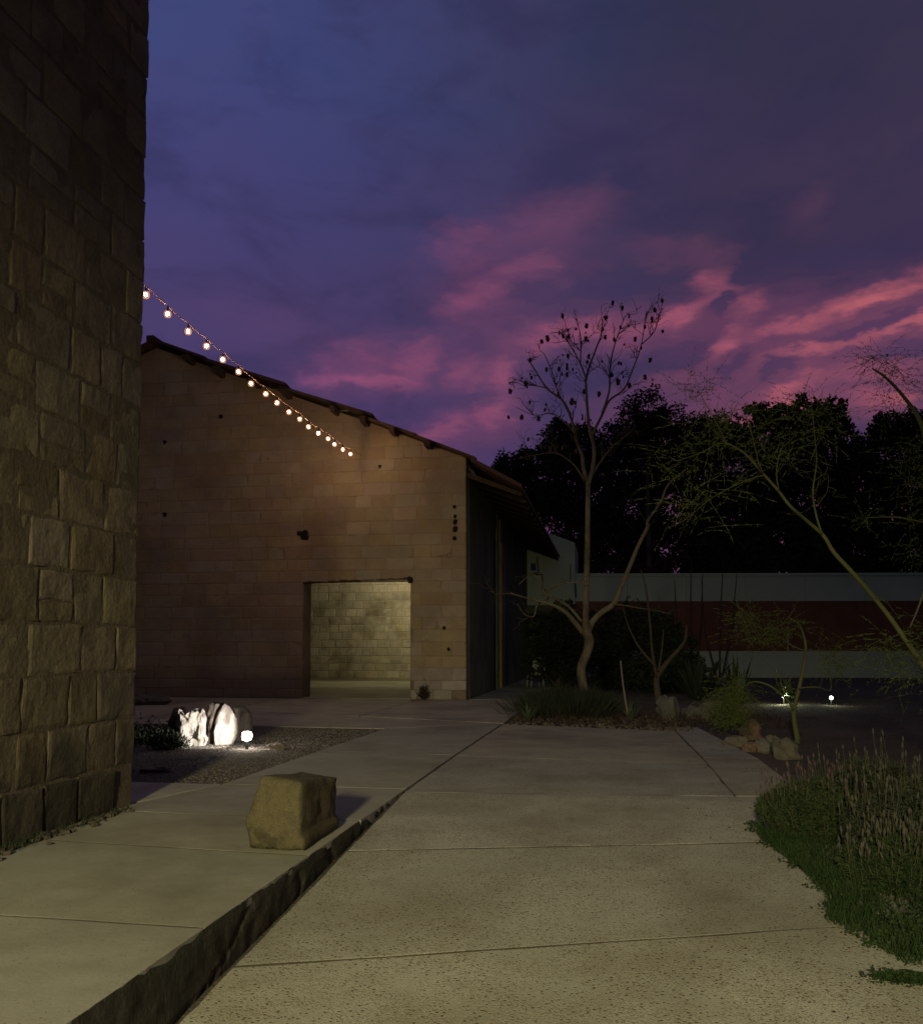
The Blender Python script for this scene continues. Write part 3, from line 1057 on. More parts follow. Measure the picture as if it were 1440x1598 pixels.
# lamp inside the hall, high on the cross wall
lf = tag(empty('hanging_lamp', (-8.3, YI - 2.7, 4.9)), 'lamp hanging inside the hall, lighting the stones behind the doorway', 'lamp')
b_ = MB()
b_.box((-.16, -.1, -.1), (.16, .08, .12))
b_.build('housing', M['metal_dark'], lf)
b_ = MB()
b_.tube([(0, 0, .12), (0, 0, 3.6)], [.012, .012], 5, 1)
b_.build('cord', M['cable'], lf)
b_ = MB()
b_.box((-.13, -.115, -.115), (.13, .03, -.102))
b_.build('lens', M['hall_lens'], lf)
pl = bpy.data.lights.new('hall_light', 'POINT')
pl.energy, pl.color, pl.shadow_soft_size = 210, (1, .87, .52), .12
po = bpy.data.objects.new('hall_light', pl)
C.objects.link(po)
po.location = (0, 0, -.26)
po.parent = lf

# ------------------------------------------------------------------ flood lamp on a pole behind the viewpoint
fl = tag(empty('flood_lamp', (-1.2, -9.0, 0)), 'flood lamp on a tall pole lighting the paved walk', 'lamp')
b_ = MB()
b_.tube([(0, 0, -.6), (0, 0, 4.9)], [.05, .04], 10, 1)
b_.build('pole', M['metal_grey'], fl)
b_ = MB()
b_.box((-.2, .06, 4.52), (.2, .16, 4.86))
b_.build('housing', M['metal_dark'], fl)
spotlight('flood_light', (-1.2, -8.78, 4.7), (-1.4, 3.6, -.9), 8300, (1.0, .895, .47), 64, 1.0, .55, fl)

# ------------------------------------------------------------------ carved stone block on the walk
cb = MB()
nn = 18
A_ = Vector((-2.675, 6.40, 0))
for iz in range(nn + 1):
    v = iz / nn
    for iy in range(nn + 1):
        for ix in range(nn + 1):
            pass
def blockpt(u, v, w):
    """u across (0 left), v back (0 front), w up; the left side leans in as it rises, ledge low on the right"""
    xl = -2.665 - .17 * w if w < .3 else -2.716 + .19 * (w - .3)
    xr = -2.245 + .0 * w
    if w < .22:
        xr += .035 * (1 - w / .22 * .3)
    x = xl + (xr - xl) * u
    y = 6.31 + .92 * v + .05 * (1 - u) + .03 * w
    z = w * (.535 - .03 * u - .10 * v)
    return Vector((x, y, z + .012))
grid = {}
def gp(i, j, k_):
    key = (i, j, k_)
    if key in grid:
        return grid[key]
    u, v, w = i / nn, j / nn, k_ / nn
    p = blockpt(u, v, w)
    c = blockpt(.5, .5, .5)
    # round edges: count faces that this vertex lies on / near
    e = sorted([min(u, 1 - u), min(v, 1 - v), min(w, 1 - w)])
    d = .028 * math.exp(-e[1] * 20)
    n3 = Vector((p.x * 3, p.y * 3, p.z * 3))
    p = p + (c - p).normalized() * (d * .9 + .012 * mn.noise(n3 * 1.3) + .009 * mn.noise(n3 * 4) + .008 * mn.noise(n3 * 9) + .01 * max(0, mn.noise(n3 * 2.2 + Vector((5, 5, 5)))))
    if k_ == 0:
        p.z = .006 + .02 * max(0, mn.noise(n3 * 2))
    grid[key] = len(cb.v)
    cb.v.append(tuple(p))
    return grid[key]
for a in range(nn):
    for b in range(nn):
        cb.f.append((gp(a, 0, b), gp(a + 1, 0, b), gp(a + 1, 0, b + 1), gp(a, 0, b + 1)))
        cb.f.append((gp(a, nn, b), gp(a, nn, b + 1), gp(a + 1, nn, b + 1), gp(a + 1, nn, b)))
        cb.f.append((gp(0, a, b), gp(0, a, b + 1), gp(0, a + 1, b + 1), gp(0, a + 1, b)))
        cb.f.append((gp(nn, a, b), gp(nn, a + 1, b), gp(nn, a + 1, b + 1), gp(nn, a, b + 1)))
        cb.f.append((gp(a, b, nn), gp(a + 1, b, nn), gp(a + 1, b + 1, nn), gp(a, b + 1, nn)))
        cb.f.append((gp(a, b, 0), gp(a, b + 1, 0), gp(a + 1, b + 1, 0), gp(a + 1, b, 0)))
tag(cb.build('carved_stone', M['carved'], smooth=True), 'squarish ochre cut stone block sitting on the raised walk near its kerb', 'stone block')

# ------------------------------------------------------------------ gravel bed and lit slabs
def pebbles(n, xr, yr, zr, smin, smax, inside=None):
    P = np.stack([nr.uniform(*xr, n), nr.uniform(*yr, n), nr.uniform(*zr, n)], 1)
    if inside is not None:
        P = P[inside(P)]
    n = len(P)
    base = np.array([[1, 0, 0], [0, 1, 0], [-1, 0, 0], [0, -1, 0], [0, 0, 1], [0, 0, -1]], float)
    s = nr.uniform(smin, smax, (n, 1, 1)) * nr.uniform(.6, 1.3, (n, 1, 3)) * np.array([1, 1, .6])
    a = nr.uniform(0, 6.28, n)
    b = base[None] * s + nr.uniform(-.25, .25, (n, 6, 3)) * s
    x = b[..., 0] * np.cos(a)[:, None] - b[..., 1] * np.sin(a)[:, None]
    y = b[..., 0] * np.sin(a)[:, None] + b[..., 1] * np.cos(a)[:, None]
    V = np.stack([x, y, b[..., 2]], -1) + P[:, None]
    T = np.array([[0, 1, 4], [1, 2, 4], [2, 3, 4], [3, 0, 4], [1, 0, 5], [2, 1, 5], [3, 2, 5], [0, 3, 5]])
    Q = (np.arange(n)[:, None, None] * 6 + T[None]).reshape(-1, 3)
    return V.reshape(-1, 3), Q


V, Q = pebbles(70000, (-10.5, GX - .01), (9.2, 16.3), (-.034, -.012), .007, .018,
               lambda P: (P[:, 1] > 9.32 - (P[:, 0] < -4.4) * .05) & (P[:, 1] < 16.2))
tag(link('gravel', npmesh('gravel', V, Q), M['gravel']), 'grey gravel bed between the pavings around the lit stone slabs', 'gravel', kind='stuff')
gb = MB()
gb.v = [(-14.5, 9.05, -.028), (-4.22, 9.3, -.028), (GX, 12.3, -.028), (-4.12, 16.1, -.028), (-14.5, 16.38, -.028)]
gb.f = [(0, 1, 2, 3, 4)]
tag(gb.build('gravel_bed', M['gravel_bed']), kind='structure')


def upright(name, pts, yc, thick, m, label, rz=0, seed=0, rough=.05, steps=9, parent=None):
    """outline pts (px,py) at depth yc -> thick standing slab with broken surface"""
    W_ = [at(px_, py_, yc) for px_, py_ in pts]
    bx = sum(w.x for w in W_) / len(W_)
    t = MB()
    n = len(W_)
    dense = []
    for i in range(n):
        a, b = W_[i], W_[(i + 1) % n]
        for j in range(4):
            dense.append(a.lerp(b, j / 4))
    c = sum(dense, Vector()) / len(dense)
    rings = [(0.0, 1.0, -1), (0, .93, -1.0), (0, 1.0, -.7), (0, 1.02, 0), (0, 1.0, .7), (0, .9, 1)]
    L = len(dense)
    for r_i, (_, s_, yy) in enumerate([(0, .12, -1.1), (0, .3, -1.1), (0, .5, -1.07), (0, .7, -1.04), (0, .88, -1), (0, 1.0, -.65), (0, 1.03, 0), (0, .98, .65), (0, .85, 1), (0, .5, 1.05)]):
        for p in dense:
            q_ = c + (p - c) * s_
            nn_ = Vector((q_.x * 5 + seed, q_.z * 3, yy * 2))
            off = rough * mn.noise(nn_) + rough * .6 * mn.noise(nn_ * 3)
            q_ = Vector((q_.x + off * .5, yc + yy * thick / 2 + off * 1.3 * (1 if yy < 0 else -1), q_.z + off * .4))
            t.v.append((q_.x - bx, q_.y - yc, max(q_.z, -.05)))
    R_ = 10
    for i in range(R_ - 1):
        for j in range(L):
            j2 = (j + 1) % L
            t.f.append((i * L + j, i * L + j2, (i + 1) * L + j2, (i + 1) * L + j))
    f0 = sum((Vector(v) for v in t.v[:L]), Vector()) / L
    t.v.append(tuple(f0))
    t.v.append((c.x - bx, thick * .52, c.z))
    for j in range(L):
        t.f.append((len(t.v) - 2, (j + 1) % L, j))
        t.f.append((len(t.v) - 1, (R_ - 1) * L + j, (R_ - 1) * L + (j + 1) % L))
    o = t.build(name, m, None, (bx, yc, 0), rz)
    tag(o, label, 'standing stone', 'standing stones on the gravel')
    return o


upright('standing_stone', [(283, 1170), (296, 1176), (314, 1172), (319, 1155), (319, 1122), (314, 1107), (311, 1110), (300, 1107), (290, 1112), (280, 1108), (279, 1128), (283, 1150)],
        12.95, .16, M['white_slab'], 'broad flaky pale stone slab, leftmost of the lit stones, standing on gravel', R(34), 1, .09)
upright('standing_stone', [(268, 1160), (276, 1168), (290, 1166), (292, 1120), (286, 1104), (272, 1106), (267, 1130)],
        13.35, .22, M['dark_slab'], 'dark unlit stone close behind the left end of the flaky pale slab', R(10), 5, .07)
upright('standing_stone', [(336, 1164), (360, 1166), (370, 1145), (368, 1122), (358, 1102), (350, 1097), (341, 1112), (335, 1140)],
        13.25, .14, M['white_slab'], 'tall glaring pointed pale slab in the middle of the lit stones', R(38), 9, .03)
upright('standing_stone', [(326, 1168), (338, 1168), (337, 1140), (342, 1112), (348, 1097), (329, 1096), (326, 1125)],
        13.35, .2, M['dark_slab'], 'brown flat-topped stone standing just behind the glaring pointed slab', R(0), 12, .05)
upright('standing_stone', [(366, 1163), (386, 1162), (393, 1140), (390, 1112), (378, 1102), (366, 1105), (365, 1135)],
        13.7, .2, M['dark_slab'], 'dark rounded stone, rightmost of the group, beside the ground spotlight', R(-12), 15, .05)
gs = tag(empty('ground_spotlight', (-5.32, 12.62, 0)), 'small round white ground spotlight shining on the standing stones', 'spotlight')
lx = MB()
lx.tube([(0, 0, -.02), (0, 0, .15)], [.02, .02], 8, 1)
lx.build('stake', M['metal_dark'], gs)
lx = MB()
lx.lump((0, 0, .18), (.075, .075, .075), 2, 0, 10, 18)
lx.build('bulb', M['spot_lens'], gs, smooth=True)
tag(gs, None)
spotlight('stone_light', (-5.41, 12.52, .24), (-6.25, 12.98, .30), 100, (1, .93, .84), 78, .35, .04, gs)
# small things in the gravel
rk = MB()
rk.lump((0, 0, .03), (.17, .1, .07), 44, .6, 6, 9, 2)
p = onground(432, 1168)
tag(rk.build('rock', M['dark_slab'], None, (p.x, p.y, -.02)), 'small jagged dark rock on the gravel right of the ground spotlight', 'rock')
rk = MB()
rk.lump((0, 0, .02), (.22, .12, .05), 47, .5, 6, 9, 2)
p = onground(240, 1203)
tag(rk.build('rock', M['dark_slab'], None, (p.x, p.y, -.02)), 'low flat dark rock in the gravel near the near building corner', 'rock')


def clump(name, c, r, n, L, Wd, m, label, cat, up=.8, group=None, kind=None):
    P = nr.normal(size=(n, 3)) * .42
    P[:, 2] = np.abs(P[:, 2])
    P = P * np.array(r) + np.array(c)
    D = nr.normal(size=(n, 3))
    D[:, 2] += up
    return tag(leaves(name, P, D, L, Wd, m), label, cat, group, kind)


for (px_, py_, r_, lab) in [(228, 1160, (.5, .3, .3), 'low dark shrub against the near building corner at the gravel edge'),
                            (262, 1168, (.28, .25, .22), 'smaller dark shrub left of the dark unlit standing stone')]:
    p = onground(px_, py_)
    clump('dark_shrub', (p.x, p.y, 0), r_, 1800, .07, .02, M['hedge'], lab, 'shrub')
for (px_, py_, sx) in [(236, 1097, .7), (222, 1098, .4)]:
    p = onground(px_, py_ + 1)
    rk = MB()
    rk.lump((0, 0, .1), (sx, .3, .16), px_, .4, 6, 9)
    tag(rk.build('rock', M['grey_boulder'], None, (p.x, p.y - .3, 0)), 'long low rock lying against the foot of the hall wall' if sx > .5 else 'short low rock beside the near building corner at the hall wall foot', 'rock')
p = onground(662, 1092)
clump('wall_weed', (p.x, p.y - .12, .05), (.16, .1, .35), 400, .12, .02, M['crown_brown'], 'small dry brown weed at the foot of the hall wall right of the doorway', 'weed')

# ------------------------------------------------------------------ string lights
sl = tag(empty('string_lights', (-7.9, 8.0, 7.95)), 'string of seventeen glowing round bulbs hung from the near building to the hall', 'string lights')
SO = Vector((-7.9, 8.0, 7.95))
bp = [(228, 460), (262, 490), (294, 517), (322.5, 540), (348, 561), (372.5, 580), (392, 598.5), (415, 614.5), (432.5, 628.5), (451, 643), (468, 654), (481.5, 666),
      (497, 676), (512, 684.5), (522, 693.5), (535, 701.5), (547, 708.5)]
top_ = []
for i, (px_, py_) in enumerate(bp):
    t = i / 16
    Yb = 14.0 + (24.1 - 14.0) * t ** .93
    b = at(px_, py_, Yb)
    top_.append((b, Vector((b.x, b.y, b.z + .15))))
cpts = [Vector((-8.05, 7.9, top_[0][1].z + .42))]
for i, (b, c) in enumerate(top_):
    cpts.append(c)
    if i < 16:
        cpts.append(c.lerp(top_[i + 1][1], .5) - Vector((0, 0, .025)))
cpts.append(Vector((top_[-1][1].x + .02, YF, top_[-1][1].z + .05)))
cc = MB()
cc.tube([p - SO for p in cpts], [.009] * len(cpts), 5, 3)
cc.build('cable', M['wire_tan'], sl)
bl = MB()
bl.lump((0, 0, 0), (.026, .026, .032), 3, 0, 7, 10)
bme = bl.mesh('bulb')
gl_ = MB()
gl_.lump((0, 0, -.004), (.068, .068, .072), 3, 0, 8, 12)  # enlarged glowing shell that draws the halo around a bulb
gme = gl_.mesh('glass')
sk_ = MB()
sk_.tube([(0, 0, .035), (0, 0, .09), (0, 0, .15)], [.022, .018, .005], 7, 1)
sme = sk_.mesh('socket')
for b, c in top_:
    o = link('bulb', bme, M['bulb'], sl, b - SO, smooth=True)
    link('socket', sme, M['cable'], o)
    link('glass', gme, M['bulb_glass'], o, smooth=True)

# ------------------------------------------------------------------ far boundary wall
pw0, pw1 = Vector((-5.0, 45.5, 0)), Vector((40, 51.5, 0))
dirw = (pw1 - pw0).normalized()
angw = math.atan2(dirw.y, dirw.x)
bw = tag(empty('boundary_wall', pw0, angw), 'long garden wall with white top band, dark red middle and white base', 'wall')
LW = (pw1 - pw0).length
for nm, z0, z1, m_, pr in (('base_band', -.2, 1.3, 'white_paint', .05), ('red_band', 1.3, 3.85, 'red_brick', 0), ('top_band', 3.85, 5.15, 'white_paint', .03), ('coping', 5.15, 5.28, 'white_paint', .09)):
    t = MB()
    if nm in ('red_band', 'top_band'):
        x = 0
        while x < LW - .01:
            x2 = min(x + 3.0, LW)
            t.box((x + .006, -pr, z0), (x2 - .006, .35, z1))
            x = x2
    else:
        t.box((0, -pr, z0), (LW, .35 + pr, z1))
    t.build(nm, M[m_], bw)
# white outbuilding at the left end
wb = tag(empty('white_house', (-5.4, 44.75, 0)), 'plain white house wall with pipes seen under the hall eave', 'house')
t = MB()
hx = 3.75
t.add([(0, 0, -.1), (hx, 0, -.1), (hx, 5, -.1), (0, 5, -.1), (0, 0, 8.2), (hx, 0, 6.75), (hx, 5, 6.75), (0, 5, 8.2)],
      [(0, 3, 2, 1), (4, 5, 6, 7), (0, 1, 5, 4), (1, 2, 6, 5), (2, 3, 7, 6), (3, 0, 4, 7)])
t.build('wall', M['white_paint'], wb)
t = MB()
t.box((0.05, -.05, -.1), (hx + .02, -.004, 3.62))
t.build('dark_base', M['dark_render'], wb)  # dark sheet painting in the shade and hedge over the lower wall


def pix_line(pts, r_, name, m_, parent, Y):
    t = MB()
    t.tube([at(a, b, Y) - parent.location for a, b in pts], [r_] * len(pts), 6, 1)
    return t.build(name, m_, parent)


pix_line([(838, 870), (840, 893), (826, 897)], .03, 'drain_pipe', M['metal_dark'], wb, 44.68)
pix_line([(828, 897), (846, 896), (847, 916), (855, 928), (855, 936)], .03, 'drain_pipe', M['metal_dark'], wb, 44.66)
pix_line([(890, 880), (890, 908)], .02, 'drain_pipe', M['metal_dark'], wb, 44.68)
pix_line([(897, 910), (898, 931)], .04, 'drain_pipe', M['blue'], wb, 44.68)
a = at(828, 882, 44.7) - wb.location
t = MB()
t.box((a.x, -.06, a.z - .28), (a.x + .26, -.005, a.z + .1))
t.build('meter_box', M['blue'], wb)
t = MB()
t.box((a.x + .3, -.05, a.z - .3), (a.x + .62, -.004, a.z + .3))
t.build('window_shutter', M['metal_grey'], wb)

# ------------------------------------------------------------------ trees
def wander(P0, P1, n, amp):
    out = []
    for i in range(n + 1):
        t = i / n
        p = P0.lerp(P1, t)
        if 0 < i:
            p = p + Vector((rnd.gauss(0, amp), rnd.gauss(0, amp), rnd.gauss(0, amp)))
        out.append(p)
    return out


def traced(pts, Y, dy=0.0, phase=0.0):
    """pixel trace to a 3-D polyline, swinging away from or towards the viewpoint along its length"""
    n = len(pts)
    return [at(a, b, Y + dy * (i / max(1, n - 1)) + .15 * math.sin(i * 1.7 + phase) * (i / n)) for i, (a, b) in enumerate(pts)]


def twigs(P, r0, count, length, amp, mb, tips, upb=.5, sub=2, start=.3):
    for _ in range(count):
        i = rnd.randrange(int(len(P) * start), len(P) - 1)
        p = P[i]
        d = (P[min(i + 1, len(P) - 1)] - P[i - 1]).normalized()
        d2 = (d * .9 + Vector((rnd.gauss(0, .8), rnd.gauss(0, .8), rnd.gauss(0, .5) + upb))).normalized()
        L = length * rnd.uniform(.5, 1.2)
        q = wander(p, p + d2 * L, 4, amp * L)
        mb.tube(q, [r0, r0 * .35], 4, 2, cap=False)
        tips.append((q[-1], d2))
        for _ in range(sub):
            j = rnd.randrange(1, 4)
            d3 = (d2 + Vector((rnd.gauss(0, .6), rnd.gauss(0, .6), rnd.gauss(0, .5) + .2))).normalized()
            q2 = wander(q[j], q[j] + d3 * L * rnd.uniform(.3, .6), 3, amp * L)
            mb.tube(q2, [r0 * .6, r0 * .25], 4, 1, cap=False)
            tips.append((q2[-1], d3))


z7 = lambda l: [(760 + a / 3.994, 460 + b / 3.994) for a, b in l]
z8 = lambda l: [(760 + a / 3.6, 820 + b / 3.6) for a, b in l]
zr = lambda l: [(1040 + a / 3.6, 500 + b / 3.6) for a, b in l]
zs = lambda l: [(1040 + a / 3.6, 860 + b / 3.6) for a, b in l]
YT = 20.0
m1 = .01442
pod_tree = tag(empty('bare_tree', at(912, 1114, YT)), 'bare pale-trunked tree with crooked base, tall thin crown and dark hanging pods', 'tree')
TO = Vector(pod_tree.location)


def sub_(L, o):
    return [p - o for p in L]


tr = MB()
tpts = [(912, 1114)] + z8([(548, 985), (537, 900), (528, 800), (558, 720), (572, 650), (558, 590), (553, 500), (558, 300), (562, 100)]) + z7([(626, 1400), (628, 1180)])
tr.tube(sub_(traced(tpts, YT), TO), [m1 * w * .92 for w in (11, 9.2, 7.6, 7.2, 7.4, 8.2, 7.8, 5.2, 4.9, 4.6, 4.2, 4.0)], 12, 4, .06)
tr.build('trunk', M['bark'], pod_tree, smooth=True)
tips = []
tw = MB()
brs = [
    (z7([(628, 1190), (600, 1080), (590, 1000), (560, 920), (520, 760), (470, 660), (370, 580), (280, 440), (250, 400)]), 3.4, .8, 1.0),
    (z7([(520, 760), (440, 600), (400, 470), (360, 380)]), 1.4, .5, -.8),
    (z7([(628, 1190), (660, 1060), (665, 950), (640, 850), (625, 720), (615, 560), (620, 500), (680, 330), (710, 250), (720, 150)]), 3.4, .7, -.4),
    (z7([(615, 520), (580, 430), (520, 320), (460, 240), (390, 240)]), 1.5, .5, .6),
    (z7([(580, 430), (582, 260), (550, 150)]), 1.2, .4, .2),
    (z7([(628, 1190), (680, 1080), (760, 970), (850, 890), (900, 850)]), 2.2, .5, 1.4),
    (z7([(650, 880), (710, 760), (760, 660), (850, 590), (900, 480), (960, 310), (990, 100)]), 2.4, .5, .9),
    (z7([(960, 310), (1040, 230), (1070, 130)]), 1.0, .4, .3),
    (z7([(715, 740), (760, 600), (765, 450), (800, 290), (860, 130)]), 1.9, .5, -1.0),
    (z7([(612, 1170), (540, 1060), (440, 990), (350, 990), (200, 1020)]), 1.6, .4, -1.2),
    (z7([(545, 860), (470, 780), (400, 740), (290, 750), (180, 700)]), 1.4, .4, .7),
    (z7([(370, 580), (280, 560), (160, 520)]), 1.1, .4, .3),
    (z8([(562, 620), (585, 550), (640, 490), (710, 440), (750, 350), (800, 230), (850, 110), (900, 10)]) + z7([(1000, 1410), (1080, 1290), (1130, 1180), (1250, 1080)]), 5.4, 1.2, .9),
    (z8([(712, 442), (760, 448), (830, 460), (950, 480), (1040, 500)]), 1.4, .5, .6),
    (z8([(545, 610), (480, 530), (430, 480), (350, 440), (230, 410), (130, 380)]), 4.6, .9, -1.0),
    (z8([(530, 540), (450, 450), (340, 390), (330, 375), (370, 340), (450, 322), (560, 322)]), 2.6, .8, -.5),
    (z8([(340, 400), (280, 450), (262, 510), (210, 500), (170, 440)]), 1.6, .5, -.7),
    (z8([(320, 390), (310, 320), (250, 275), (180, 330)]), 1.2, .5, -.7),
    (z8([(130, 380), (60, 385), (20, 370)]), 1.0, .5, -.7),
]
for i, (pts, r0, r1, dy) in enumerate(brs):
    b = MB()
    P_ = b.tube(sub_(traced(pts, YT + (0 if pts[0][0] > 0 else 0), dy, i), TO), [m1 * r0, m1 * r1], 7, 4, .05)
    b.build('branch', M['bark'], pod_tree, smooth=True)
    if i < 12:
        twigs(P_, m1 * .55, 13 if r0 > 1.6 else 8, .58, .06, tw, tips, .5, 4, .3)
    else:
        twigs(P_, m1 * .45, 4, .5, .06, tw, [], .2, 1, .6)
tag(tw.build('twigs', M['dark_bark'], pod_tree), kind='stuff')
pods = MB()
rnd.shuffle(tips)
for i, (p, d) in enumerate(tips[:85]):
    r_ = rnd.uniform(.022, .05)
    pods.lump(p + Vector((rnd.gauss(0, .02), rnd.gauss(0, .02), -r_ * 1.3)), (r_ * .8, r_ * .5, r_ * 1.3), i, .6, 5, 7, 2.0)
for px_, py_, r_ in [(915, 509, .09), (914, 529, .09), (944, 526, .08), (958, 530, .08), (991, 529, .09), (1033.5, 517, .07), (1006, 589, .1), (854, 528, .11), (845, 533, .09), (872, 576, .09),
                     (820, 599, .1), (796, 611, .1), (814, 651, .1), (793, 651, .07), (840, 653, .1), (1014, 562, .1), (827, 562, .09), (916, 565, .07), (898, 678, .1), (964, 596, .12), (892, 627, .12), (934, 615, .1), (954, 585, .09)]:
    pods.lump(at(px_, py_, YT + rnd.uniform(-.5, .5)) - TO, (r_ * .45, r_ * .34, r_ * .68), px_, .6, 6, 8, 2.2)
tag(pods.build('seed_pods', M['pod'], pod_tree), kind='stuff')

# slim dark many-stemmed tree to the right of it
YM = 22.5
mt = tag(empty('bare_tree', at(1027, 1100, YM)), 'small dim bare tree with forked stems behind the grey boulder', 'tree')
MO = Vector(mt.location)
m2 = YM / F
for i, (pts, r0, r1) in enumerate([
    ([(1027, 1100)] + z8([(958, 960), (950, 870), (968, 825), (1030, 745), (1080, 690), (1112, 640), (1120, 560)]), 6, 1.5),
    (z8([(950, 850), (925, 700), (915, 560), (890, 350), (862, 250)]), 2.6, .7),
    (z8([(960, 820), (980, 700), (990, 580)]), 2.0, .6),
    (z8([(945, 800), (925, 770), (850, 680), (790, 560), (760, 450)]), 2.4, .6),
]):
    b = MB()
    P_ = b.tube(sub_(traced(pts, YM, .5 * (-1) ** i, i), MO), [m2 * r0, m2 * r1], 7, 4, .05)
    if i:
        b.build('branch', M['dark_bark'], mt, smooth=True)
    else:
        b.build('trunk', M['dark_bark'], mt, smooth=True)

# green-barked trees at the right
def needles(parent, O_, centres, m, name='foliage'):
    P, D = [], []
    strands = MB()
    PL = []
    for (c, r_, n, droop) in centres:
        for _ in range(int(n * 1.5)):
            d = Vector((rnd.gauss(0, 1), rnd.gauss(0, 1), rnd.gauss(0, .6) + .25)).normalized()
            s0 = c + Vector((rnd.gauss(0, r_ * .28), rnd.gauss(0, r_ * .28), rnd.gauss(0, r_ * .28)))
            L = r_ * rnd.uniform(.6, 1.6)
            prev = s0
            v = d
            for q in range(5):
                v = (v + Vector((0, 0, -droop)) + Vector((rnd.gauss(0, .05), rnd.gauss(0, .05), rnd.gauss(0, .05)))).normalized()
                nxt = prev + v * L / 5
                PL.append((prev, nxt - prev))
                prev = nxt
    P = np.array([tuple(a - O_) for a, b in PL])
    D = np.array([tuple(b) for a, b in PL])
    L = np.linalg.norm(D, axis=1) * 1.15
    V1, Q1 = leaf_arrays(P, D, L, .007)
    # tiny leaflets along the strands
    t = nr.uniform(0, 1, (len(P), 1))
    P = np.repeat(P, 2, 0)
    D = np.repeat(D, 2, 0)
    t = nr.uniform(0, 1, (len(P), 1))
    P2 = P + D * t
    D2 = unit(nr.normal(size=D.shape)) + unit(D) * .6
    V2, Q2 = leaf_arrays(P2, D2, .032, .009)
    o = link(name, npmesh(name, np.vstack([V1, V2]), np.vstack([Q1, Q2 + len(V1)])), m, parent)
    return o


YG = 11.0
gt = tag(empty('green_tree', at(1500, 1206, YG)), 'large leaning green-barked tree with wispy foliage at the right edge', 'tree')
GO = Vector(gt.location)
m3 = YG / F
tr = MB()
tmain = [(1500, 1206), (1478, 1120), (1446, 1050)] + zs([(1340, 500), (1250, 370), (1170, 270), (1060, 140), (940, 10)]) + zr([(880, 1210), (780, 1120), (690, 1040), (630, 960)])
tr.tube(sub_(traced(tmain, YG, -.6), GO), [m3 * w * .68 for w in (8, 7, 6, 5.4, 5, 4.8, 4.6, 4.4, 4.0, 3.6, 3.3, 3.0)], 9, 4, .06)
tr.build('trunk', M['green_bark'], gt, smooth=True)
gtw = MB()
for i, (pts, r0, r1, y0, dy) in enumerate([
    (zr([(630, 960), (540, 860), (480, 790), (400, 720), (300, 690), (200, 740), (60, 790)]), 2.9, .7, -.6, .7),
    (zr([(540, 860), (510, 780), (480, 650), (440, 540)]), 1.6, .5, -.5, -.5),
    (zr([(630, 960), (615, 860), (630, 760), (655, 700)]), 1.5, .5, -.6, -.4),
    (zr([(870, 1200), (835, 1080), (820, 960), (840, 800), (830, 650), (810, 450)]), 2.2, .7, -.45, .4),
    (zr([(340, 700), (270, 560), (180, 400)]), 1.3, .4, -.2, .6),
    (zr([(540, 870), (420, 910), (250, 1000), (100, 1120), (0, 1170)]), 1.3, .4, -.5, .9),
    (zr([(830, 900), (900, 860), (900, 960), (860, 1020)]), .6, .3, -.3, .4),
    (zr([(480, 600), (560, 580), (640, 550)]), .6, .3, -.6, .4),
]):
    b = MB()
    P_ = b.tube(sub_(traced(pts, YG + y0, dy, i), GO), [m3 * r0 * .75, m3 * r1 * .75], 7, 4, .05)
    b.build('branch', M['green_bark'], gt, smooth=True)
    twigs(P_, m3 * .4, 7, .32, .08, gtw, [], .2, 2, .2)
tag(gtw.build('twigs', M['green_bark'], gt), kind='stuff')
cents = []
for (a, b, r_, n, dr) in [(300, 610, .38, 70, .03), (260, 680, .4, 34, .1), (185, 400, .30, 80, .02), (620, 740, .36, 70, .12), (800, 480, .34, 90, .12), (835, 640, .36, 70, .1),
                          (130, 760, .45, 80, .12), (200, 960, .4, 44, .05), (60, 900, .4, 26, .1), (450, 540, .2, 26, .1), (430, 900, .3, 24, .15), (150, 1090, .35, 40, .1),
                          (520, 620, .25, 24, .1), (700, 560, .3, 24, .1), (360, 560, .3, 40, .05)]:
    x, y = zr([(a, b)])[0]
    cents.append((at(x, y, YG - .4 + rnd.uniform(-.3, .4)), r_, n, dr))
for (a, b, r_, n, dr) in [(1400, 590, .55, 170, .1), (1300, 560, .4, 70, .1), (1440, 700, .4, 70, .12), (1230, 560, .3, 40, .05)]:
    x, y = zs([(a, b)])[0]
    cents.append((at(x, y, YG - .1 + rnd.uniform(-.3, .4)), r_, n, dr))
needles(gt, GO, [(c, q * 1.15, int(k * .34), d) for c, q, k, d in cents], M['needle'])

gt2 = tag(empty('green_tree', at(1560, 1190, 12.5)), 'second wispy tree reaching in high from beyond the right edge', 'tree')
GO2 = Vector(gt2.location)
m4 = 12.5 / F
tr = MB()
tr.tube(sub_(traced([(1560, 1190), (1545, 1000), (1500, 840), (1462, 740), (1436, 660), (1410, 620), (1382, 590), (1360, 575)], 12.5, -.5), GO2), [m4 * w for w in (8, 7, 6, 4.5, 3.2, 2.4, 1.8, 1.0)], 8, 4)
tr.build('trunk', M['green_bark'], gt2, smooth=True)
cents = []
for (x, y, r_, n, dr) in [(1372, 566, .34, 100, .12), (1395, 600, .4, 70, .14), (1388, 640, .3, 40, .1), (1420, 700, .4, 70, .1), (1436, 745, .42, 90, .1), (1430, 800, .3, 40, .1),
                          (1352, 812, .3, 36, .1), (1430, 860, .4, 60, .1), (1400, 590, .3, 40, .2)]:
    cents.append((at(x, y, 12.1 + rnd.uniform(-.3, .5)), r_, n, dr))
needles(gt2, GO2, [(c, q, int(k * .36), d) for c, q, k, d in cents], M['needle'])
b = MB()
b.tube(sub_(traced([(1500, 840), (1470, 820), (1440, 815), (1395, 807), (1350, 808)], 12.5, -.3), GO2), [m4 * 2, m4 * .6], 6, 3)
b.build('branch', M['green_bark'], gt2, smooth=True)
b = MB()
